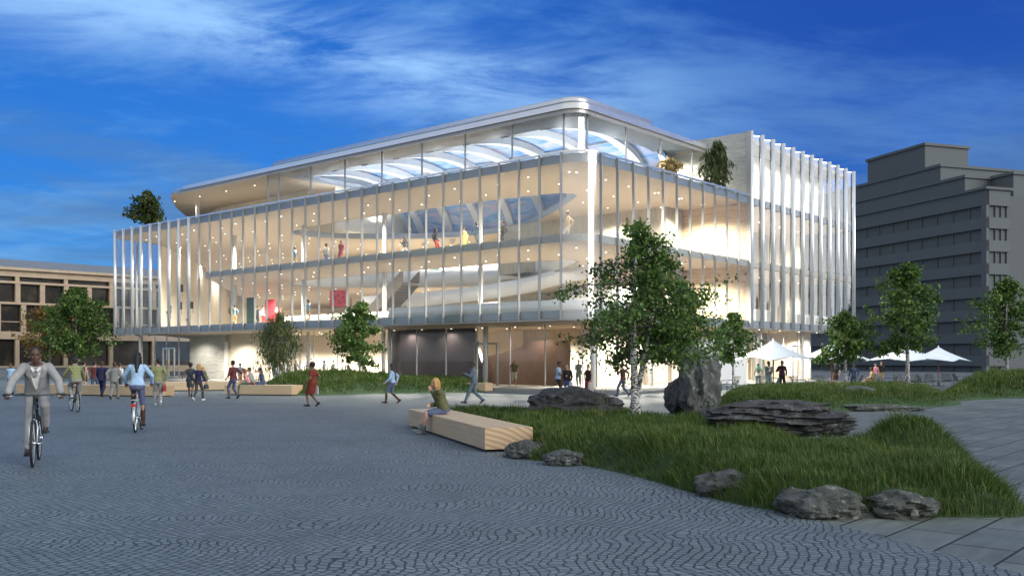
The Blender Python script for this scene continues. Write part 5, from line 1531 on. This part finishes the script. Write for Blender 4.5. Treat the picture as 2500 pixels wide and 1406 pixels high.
    if fender:
        for hubp, a0, a1 in ((rh, 20, 200), (fh, 30, 150)):
            b = MB(); rs = []
            for i in range(15):
                a = R(a0 + (a1 - a0) * i / 14); c_, s_ = math.cos(a), math.sin(a)
                rs.append([(x, hubp.y + (.362 + dz) * c_, hubp.z + (.362 + dz) * s_) for x, dz in ((-.03, -.012), (-.02, .004), (.02, .004), (.03, -.012), (.02, -.003), (-.02, -.003))])
            b.rings(rs, True); b.build('mudguard', M['silver'], T, True)
        b = MB(); b.box(-.05, .05, -.845, -.80, .60, .66); b.build('rear_light', M['redl'], T)
        b = MB()
        for x in (-.07, .07): b.tube([(x, -.24, .74), (x, -.78, .74), (x * .8, rh.y, rh.z)], .006, 5)
        for y in (-.40, -.55, -.70): b.tube([(-.07, y, .74), (.07, y, .74)], .006, 5)
        b.build('rear_rack', M['silver'], T)
    return T
CRK = (.05, -.165)
def cyclist(label, blabel, px, fy, face, sc, paint, kind, fender, lean, crk, **k):
    global CRK
    CRK = crk
    p = G(px, fy); th = -R(face)
    fwd = Vector((-math.sin(th), math.cos(th), 0))
    o = p - fwd * .60 * sc if k.pop('front', True) else p + fwd * .47 * sc
    bicycle(blabel, o, face, sc, paint, kind, fender)
    s = k.get('H', 1.72) / 1.75; f = sc / s
    hbz = 1.02 if kind == 'flat' else 1.06
    hx, hy = (.345, .365) if kind == 'flat' else (.285, .17)
    hands = {q: (q * hx * f, (hy - .07) * f, (hbz + .045) * f) for q in (-1, 1)}
    feet = {1: ((.12 * f, (-.02 + crk[0] - .04) * f, (.29 + crk[1]) * f + .10), 0.1), -1: ((-.12 * f, (-.02 - crk[0] - .04) * f, (.29 - crk[1]) * f + .10), .25)}
    return person(label, o, face, pose='cycle', hands=hands, feet=feet, pelvis=(0, -.22 * f, .975 * f + .085), lean=lean, grip=True, **k)

def ppl():
    P = person
    def out(label, px, fy, hy, face, **k):
        p = G(px, fy); k.setdefault('H', max(1.52, min(1.95, EYE * (fy - hy) / (fy - HZ)))); k.setdefault('vox', .013)
        return P(label, p, face, **k)
    # cyclists
    cyclist('cyclist in grey suit and white shirt riding toward the viewer', 'dark upright bicycle ridden toward the viewer by the man in grey suit', 80, 1140, 158, 1.13, M['bikeg'], 'flat', False, .54, (.03, -.17),
            H=1.90, top=('blazer', 'greysuit', 'long'), bot=('trousers', 'greysuit'), shoe='shoe', hair=('buzz', 'black'), skin='dark', vox=.0085, open_=True, detail=2, hpitch=-.02)
    cyclist('cyclist in green checked shirt and grey trousers riding away at the left', 'dark bicycle ridden away by the man in checked shirt', 190, 1006, 325, 1.0, M['bikeg'], 'flat', False, .45, (.05, -.16), front=False,
            H=1.80, top=('shirt', 'gplaid', 'long'), bot=('trousers', 'greyp'), shoe='white', hair=('short', 'black'), skin='fair', vox=.013)
    cyclist('woman with long black hair cycling away in pale blue blouse and denim shorts', 'silver city bicycle with mudguards and red rear light', 331, 1056, 346, 1.06, M['silver'], 'city', True, .14, (-.06, -.155), front=False,
            H=1.76, top=('blouse', 'lightblue', 'long'), bot=('jeans', 'denim'), shoe='brown', boots=.93, hair=('long', 'black'), skin='tan', female=True, vox=.011)
    # walkers on the left
    out('man with dark hair mostly hidden behind the grey-suited cyclist', 92, 968, 858, 20, top=('shirt', 'dgrey', 'long'), bot=('trousers', 'dgrey'), hair=('short', 'brown'), skin='tan')
    out('woman in grey dress and red heels walking behind the checked-shirt cyclist', 204, 957, 880, 10, top=('dress', 'dgrey', 'none'), bot=('skirt', 'dgrey'), shoe='redp', hair=('short', 'black'), skin='fair', female=True)
    out('man in light blue shirt at the left edge behind the cyclist', 27, 966, 884, 180, top=('shirt', 'lightblue', 'long'), bot=('trousers', 'brown'), hair=('short', 'black'), skin='brown')
    out('man in short-sleeved maroon checked shirt and jeans walking away at the left', 230, 964, 880, 5, top=('shirt', 'mplaid', 'short'), bot=('jeans', 'jean2'), hair=('short', 'black'), skin='fair', sgn=-1)
    out('man in navy suit walking away beside the maroon checked shirt', 249, 968, 880, 350, top=('blazer', 'navy', 'long'), bot=('trousers', 'navy'), hair=('buzz', 'brown'), skin='brown')
    out('man in pale grey suit walking away, right of the navy suit', 279, 974, 881, 355, top=('blazer', 'suit2', 'long'), bot=('trousers', 'suit2'), hair=('buzz', 'brown'), skin='brown', sgn=-1)
    out('person in white top half hidden behind the pale grey suit', 292, 960, 885, 10, top=('shirt', 'white', 'long'), bot=('trousers', 'dgrey'), hair=('short', 'brown'), skin='fair')
    o = out('man in green checked shirt and light trousers walking with a red bag', 386, 989, 873, 335, top=('shirt', 'gplaid', 'long'), bot=('trousers', 'greyp'), shoe='white', hair=('short', 'black'), skin='fair', vox=.011, yaw=.5, stride=.6, hands={-1: (-.16, .22, 1.10)})
    bag('small red handbag held by the man in checked shirt', o, 1, .22, .24, .10, 'redp', drop=.10)
    out('dark-haired woman in dark green-grey dress walking with arm swung out', 465, 969, 884, 345, top=('dress', 'dress', 'short'), bot=('dress', 'dress'), hair=('afro', 'black'), skin='brown', female=True, hands={-1: (-.38, .05, .95)})
    o = out('blond woman in navy blouse and dark grey trousers walking away', 484, 978, 886, 10, top=('blouse', 'navy', 'long'), bot=('jeans', 'dgrey'), shoe='white', hair=('bob', 'blond'), skin='fair', female=True, vox=.011, sgn=-1)
    bag('small dark handbag carried by the blond woman in navy', o, 1, .22, .2, .1, 'shadow', drop=.1)
    o = out('man in maroon checked shirt and blue jeans standing by the bench', 570, 973, 878, 300, top=('shirt', 'mplaid', 'elbow'), bot=('jeans', 'jean'), hair=('short', 'black'), skin='fair', vox=.011, stride=.65, hpitch=.1)
    out('man in blue vest and mustard trousers walking away behind the bench', 586, 944, 885, 5, top=('vest', 'tee', 'none'), bot=('trousers', 'mustard'), hair=('short', 'brown'), skin='fair')
    b = G(640, 965)
    def sit(label, px, d, seat, face, **k):
        p = A(px, d); k.setdefault('vox', .013); return P(label, p, face, pose='sit', seat=seat, **k)
    sit('young woman in pink top with long brown hair sitting on the bench', 606, b.y + .55, .50, 255, H=1.66, top=('tank', 'pink', 'none'), bot=('jeans', 'green'), hair=('long', 'auburn'), skin='fair', female=True, lean=.35, hands={-1: (-.1, .34, .72), 1: (.1, .36, .74)})
    sit('person in white shirt sitting beside the woman in pink', 618, b.y + .85, .50, 265, H=1.7, top=('shirt', 'stripe', 'elbow'), bot=('trousers', 'redp'), hair=('short', 'brown'), skin='fair', lean=.3, shoe='white')
    sit('woman in blue dress and blue head wrap sitting cross-legged on the bench', 643, b.y + .55, .50, 250, H=1.66, top=('dress', 'blue', 'short'), bot=('skirt', 'blue'), shoe='blue', boots=.8, hair=('turban', 'hat'), skin='tan', female=True, lean=.25, hands={-1: (.02, .30, 1.22), 1: (.10, .30, .80)}, feet={1: ((-.10, .52, .22), .2)}, yaw=-.5)
    sit('blond woman in olive jacket sitting on the far bench by the stone pier', 503, 55.3, .50, 275, H=1.66, top=('jacket', 'olive', 'long'), bot=('skirt', 'denim'), hair=('bob', 'blond'), skin='fair', female=True, lean=.3, hands={-1: (-.02, .26, 1.12)})
    # middle
    o = out('woman in dark red dress with dark hair walking across the cobbles', 764, 992, 882, 285, top=('dress', 'red', 'short'), bot=('dress', 'red'), hair=('afro', 'black'), skin='brown', female=True, vox=.010, stride=.55, yaw=.4, boots=None)
    bag('white paper bag held by the woman in red', o, 1, .20, .30, .03, 'white', name='paper_bag', drop=.05)
    out('woman in light blue blouse, jeans and tall brown boots walking left', 958, 984, 886, 275, top=('blouse', 'tee', 'long'), bot=('jeans', 'denim'), shoe='brown', boots=.85, hair=('long', 'black'), skin='fair', female=True, vox=.011, stride=.9)
    n0, n1 = G(998, 1041), G(1184, 1104); q = n0.lerp(n1, .40) + Vector((.22, .30, 0))
    P('blond woman in olive jacket and denim skirt sitting on the near bench, chin on hand', q, 262, H=1.70, pose='sit', seat=.46, top=('jacket', 'olive', 'long'), bot=('skirt', 'denim'), shoe='teal', boots=.22, hair=('bob', 'blond'), skin='fair', female=True, vox=.008, lean=.30, detail=2,
      hands={-1: (-.02, .29, 1.03), 1: (.04, .30, .70)}, feet={-1: ((-.06, .50, .085), 0), 1: ((-.02, .58, .12), -.1)}, hpitch=-.06)
    o = out('man in slate grey suit striding left while looking at his phone', 1157, 984, 880, 272, top=('blazer', 'slate', 'long'), bot=('trousers', 'slate'), hair=('buzz', 'black'), skin='dark', vox=.011, stride=1.15, hands={-1: (-.06, .36, 1.20), 1: (.04, .38, 1.16)}, hpitch=-.25, open_=True)
    out('man in light blue t-shirt and black trousers beside the woman in black', 1363, 972, 881, 100, top=('tee', 'tee', 'short'), bot=('jeans', 'black'), hair=('short', 'black'), skin='brown', pose='stand', hands={1: (.12, .34, 1.15)}, hpitch=-.2)
    o = out('woman in black top and bright blue leggings walking with a pale tote', 1385, 974, 886, 190, top=('blouse', 'black', 'long'), bot=('leggings', 'bluel'), shoe='white', hair=('tail', 'black'), skin='fair', female=True, vox=.011, hands={1: (.05, .24, 1.12)})
    bag('pale grey tote bag beside the woman in blue leggings', o, -1, .34, .34, .08, 'stripe', name='tote_bag', drop=.02)
    o = out('person in black vest and magenta trousers holding a cream tote bag', 1436, 972, 887, 200, top=('vest', 'black', 'none'), bot=('trousers', 'magenta'), hair=('short', 'black'), skin='fair', vox=.011, female=True)
    bag('cream tote bag held by the person in magenta trousers', o, -1, .36, .40, .1, 'cream', name='tote_bag', drop=.03)
    out('man in maroon checked shirt behind the two-stemmed birch', 1521, 968, 884, 300, top=('shirt', 'mplaid', 'long'), bot=('jeans', 'jean'), hair=('short', 'black'), skin='fair', hands={-1: (-.1, .25, 1.35)})
    # terrace
    out('man in grey suit standing under the nearest parasol with hands together', 1876, 957, 881, 175, pose='stand', top=('blazer', 'teal', 'long'), bot=('trousers', 'teal'), hair=('buzz', 'black'), skin='dark', hands={-1: (-.04, .28, 1.12), 1: (.04, .28, 1.12)}, open_=True)
    o = out('woman in cream top with green backpack seen from behind under the parasol', 1851, 949, 887, 15, top=('tank', 'cream', 'none'), bot=('jeans', 'teal'), hair=('tail', 'black'), skin='tan', female=True)
    bpk = MB(); bpk.ell((0, 0, 0), (.15, .10, .21), None, 12, 8); bp = bpk.build('backpack', cloth('grass'), smooth=True); bp.location = Vector(o.location) + Matrix.Rotation(o.rotation_euler[2], 3, 'Z') @ Vector((.02, -.20, 1.17)); tag(bp, 'green backpack on the woman under the nearest parasol', 'bag')
    out('man in purple shirt and black tie standing right of the nearest parasol pole', 1909, 955, 880, 185, pose='stand', top=('shirt', 'purple', 'long'), bot=('trousers', 'black'), hair=('short', 'black'), skin='tan', vox=.012, open_=False, hands={1: (.22, .32, 1.2)})
    out('woman in black top and short skirt partly behind the second parasol pole', 2040, 948, 893, 10, top=('tee', 'black', 'short'), bot=('skirt', 'brown'), hair=('long', 'black'), skin='fair', female=True)
    out('person in dark blue denim overalls by the small round birch', 2084, 950, 890, 5, top=('shirt', 'jean2', 'long'), bot=('trousers', 'jean2'), hair=('cap', 'shadow'), skin='brown')
    pc = G(2130, 949); ch = dup(proto, pc + Vector((.05, .1, 0)), R(70), 'slatted chair under the seated person in beige suit')
    P('person in beige suit sitting on a chair beside the standing pair', pc, 285, H=1.7, pose='sit', seat=.42, top=('blazer', 'khaki', 'long'), bot=('trousers', 'khaki'), hair=('short', 'black'), skin='brown', vox=.015)
    out('woman in pink top and grey trousers standing by the seated person', 2137, 942, 886, 190, pose='stand', top=('blouse', 'pink', 'elbow'), bot=('trousers', 'slate'), hair=('cap', 'mustard'), skin='fair', female=True)
    out('man in black jacket and khaki trousers standing behind the woman in pink', 2151, 939, 881, 200, pose='stand', top=('jacket', 'black', 'long'), bot=('trousers', 'khaki'), hair=('short', 'black'), skin='fair')
    # ground floor, inside and in front of the glass
    def ins(label, px, v, z, face, **k):
        u = at_u(px, v); k.setdefault('vox', .022); k.setdefault('detail', 0); return P(label, W(u, v, z), face, **k)
    ins('man in yellow-green t-shirt and pale shorts walking out of the glass front', 1256, 6.2, .02, 180, H=1.78, top=('tee', 'olive', 'short'), bot=('shorts', 'cream'), hair=('buzz', 'brown'), skin='tan', shoe='white')
    ins('person in grey overalls standing in the lit glass corner', 1413, 8.2, .02, 200, H=1.72, pose='stand', top=('shirt', 'teal', 'long'), bot=('trousers', 'teal'), hair=('short', 'black'), skin='tan', hands={1: (.08, .25, 1.3)})
    p = A(897, 56.0); P('woman in blue dress sitting at the left end of the bench by the glass front', p, 270, H=1.66, pose='sit', seat=.5, top=('dress', 'blue', 'short'), bot=('skirt', 'blue'), boots=.8, shoe='blue', hair=('turban', 'hat'), skin='tan', female=True, vox=.016, detail=0, lean=.25, hands={-1: (.0, .28, 1.2)})
    crowd = [(662, 10.5, 300, 'white', 'pink top, walking right at the left of the lobby crowd', 'pink'), (672, 9.6, 200, 'lightblue', 'pale blue shirt standing in the lobby', 'lightblue'), (687, 9.0, 170, 'shadow', 'black top behind the weeping tree in the lobby', 'black'),
             (704, 10.2, 20, 'shadow', 'dark clothes left of the lobby door', 'shadow'), (722, 9.4, 10, 'shadow', 'dark coat behind the lobby door', 'dgrey'), (750, 9.2, 90, 'shadow', 'dark jacket right of the lobby column', 'navy'),
             (758, 10.4, 200, 'shadow', 'slate top in the middle of the lobby crowd', 'slate'), (792, 9.8, 280, 'shadow', 'dark top striding left in the lobby', 'shadow'), (814, 9.6, 80, 'shadow', 'dark dress standing alone in the lobby', 'dress'),
             (838, 9.2, 300, 'shadow', 'blue-grey shirt left of the middle birch in the lobby', 'steel'), (850, 10.2, 60, 'shadow', 'dark shirt carrying a bag, right end of the lobby crowd', 'black')]
    for i, (px, v, fc, _, lab, c) in enumerate(crowd):
        ins('person in ' + lab, px, v, .02, fc, H=1.62 + .03 * (i % 5), top=('shirt', c, 'long' if i % 3 else 'short'), bot=('trousers', ['shadow', 'jean', 'dgrey'][i % 3]), hair=(['short', 'bob', 'tail'][i % 3], 'black'), skin=['brown', 'tan', 'fair'][i % 3], pose='walk' if i % 3 else 'stand', group='visitors inside the lobby', sgn=1 if i % 2 else -1)
    # upper galleries
    g3 = [(719, 3.0, 30, 'steel', 'khaki', 'blue shirt and khaki trousers at the left of the upper gallery', 'short', 'brown'), (796, 3.4, 20, 'stripe', 'jean', 'grey top and jeans on the upper gallery, left of centre', 'afro', 'brown'), (833, 2.6, 200, 'maroon', 'maroon', 'dark red dress on the upper gallery', 'long', 'brown'),
          (988, 4.0, 280, 'black', 'stripe', 'black top with raised phone on the upper gallery', 'long', 'tan'), (1063, 2.6, 90, 'black', 'redp', 'long black top and red trousers on the upper gallery', 'long', 'brown'), (1135, 3.4, 270, 'yellow', 'yellow', 'yellow dress by the upper gallery column', 'short', 'tan'),
          (1163, 2.2, 30, 'steel', 'greyp', 'blue shirt and grey trousers right beside the upper gallery column', 'short', 'dark'), (1229, 3.0, 280, 'black', 'black', 'black outfit on the upper gallery right of the column', 'tail', 'tan'), (1387, 2.6, 300, 'tan', 'cream', 'tan coat behind the curved glass corner', 'short', 'tan')]
    for px, v, fc, c1, c2, lab, hh, sk_ in g3:
        fem = 'dress' in lab
        ins('person in ' + lab, px, v, 8.47, fc, H=1.72, top=('dress' if fem else 'shirt', c1, 'long'), bot=('dress' if fem else 'trousers', c2), hair=(hh, 'black'), skin=sk_, female=fem, stride=.7, hands={-1: (-.08, .3, 1.25)} if 'phone' in lab else None)
    for px, v, fc, c1, c2, lab, hh, sk_ in [(566, 2.0, 10, 'olive', 'mustard', 'olive vest and mustard trousers in the left gallery', 'afro', 'brown'), (573, 2.8, 350, 'steel', 'tan', 'blue shirt next to the olive vest in the left gallery', 'short', 'tan'), (627, 4.5, 20, 'black', 'black', 'black dress facing the paintings', 'tail', 'brown'),
                                             (641, 5.2, 90, 'tee', 'redp', 'pale blue top and red skirt facing the paintings', 'short', 'tan'), (752, 2.4, 30, 'steel', 'khaki', 'blue shirt and khaki trousers walking on the lower gallery', 'short', 'brown'), (845, 9.5, 270, 'stripe', 'dgrey', 'striped top at the foot of the stair', 'short', 'brown')]:
        ins('person in ' + lab, px, v, 4.4, fc, H=1.72, top=('shirt', c1, 'long'), bot=('trousers', c2), hair=(hh, 'black'), skin=sk_, stride=.7)
ppl()

# ---------------------------------------------------------------- pictures and objects inside the galleries
def picture(label, px, v, z0, z1, w, col, accents):
    u = at_u(px, v); p = W(u, v, z0)
    T = thing('painting', label, 'painting', p, TH)
    b = MB(); b.box(-.05, .0, -w / 2, w / 2, 0, z1 - z0); b.build('canvas', cm('paint_' + label[:12], col, .7), T)
    rs = random.Random(int(px)); b = MB()
    for k in range(accents):
        y = rs.uniform(-w * .4, w * .4); z = rs.uniform(.15, .85) * (z1 - z0)
        b.tube([(-.055, y, z), (-.057, y + rs.uniform(-.5, .5) * w * .4, z + rs.uniform(-.3, .3)), (-.055, max(-w * .45, min(w * .45, y + rs.uniform(-.6, .6))), min(z1 - z0 - .1, z + rs.uniform(.1, .5)))], .05, 4)
    if accents: b.build('brush_marks', cm('paint_dark_marks', (.18, .02, .03), .7), T)
picture('tall red painting on the left gallery wall', 660, 13.2, 4.5, 7.4, 1.5, (.55, .02, .03), 3)
picture('red and white framed painting right of the tall red one', 677, 13.2, 4.5, 6.6, 1.2, (.6, .12, .10), 2)
picture('pink and red painting high on the atrium wall beside the stair', 826, 15, 6.5, 8.0, 2.3, (.62, .10, .14), 9)
picture('dark green hanging panel at the far left of the gallery', 612, 13.2, 4.5, 7.7, 1.2, (.015, .05, .04), 0)
def wallchair(label, px, py):
    # the gallery wall runs from local (5.5, 52.5) to (33, 82.8): intersect the sight line with it
    t = (px - 1250) / FOC
    a = W(52.4, 5.5); c = W(82.8, 33); e = c - a
    k = (a.x - t * a.y) / (t * e.y - e.x); p = a + e * k
    n = Vector((-p.x, -p.y, 0)).normalized(); z = hz(py, p.y - .6)
    T = thing('wall_chair', label, 'chair', p + n * .5 + Vector((0, 0, z)), math.atan2(n.y, n.x) - R(90), 'black chairs shown on the gallery wall')
    b = MB(); b.box(-.42, .42, -.35, .40, 0, .14); b.build('seat', cloth('black'), T)
    b = MB(); b.box(-.42, .42, -.40, -.28, .14, .75); b.build('backrest', cloth('black'), T)
    for x in (-.36, .36):
        for y in (-.3, .34): b = MB(); b.box(x - .03, x + .03, y - .03, y + .03, -.5, 0); b.build('leg', M['chrome'], T)
wallchair('topmost black chair on the white gallery wall, wide and flat', 437, 712)
wallchair('black chair on the gallery wall, left one of the middle pair', 434, 755)
wallchair('black chair on the gallery wall, right one of the middle pair', 462, 753)
wallchair('lowest left black chair on the gallery wall', 407, 764)
wallchair('lowest right black chair on the gallery wall', 455, 782)
resolve()
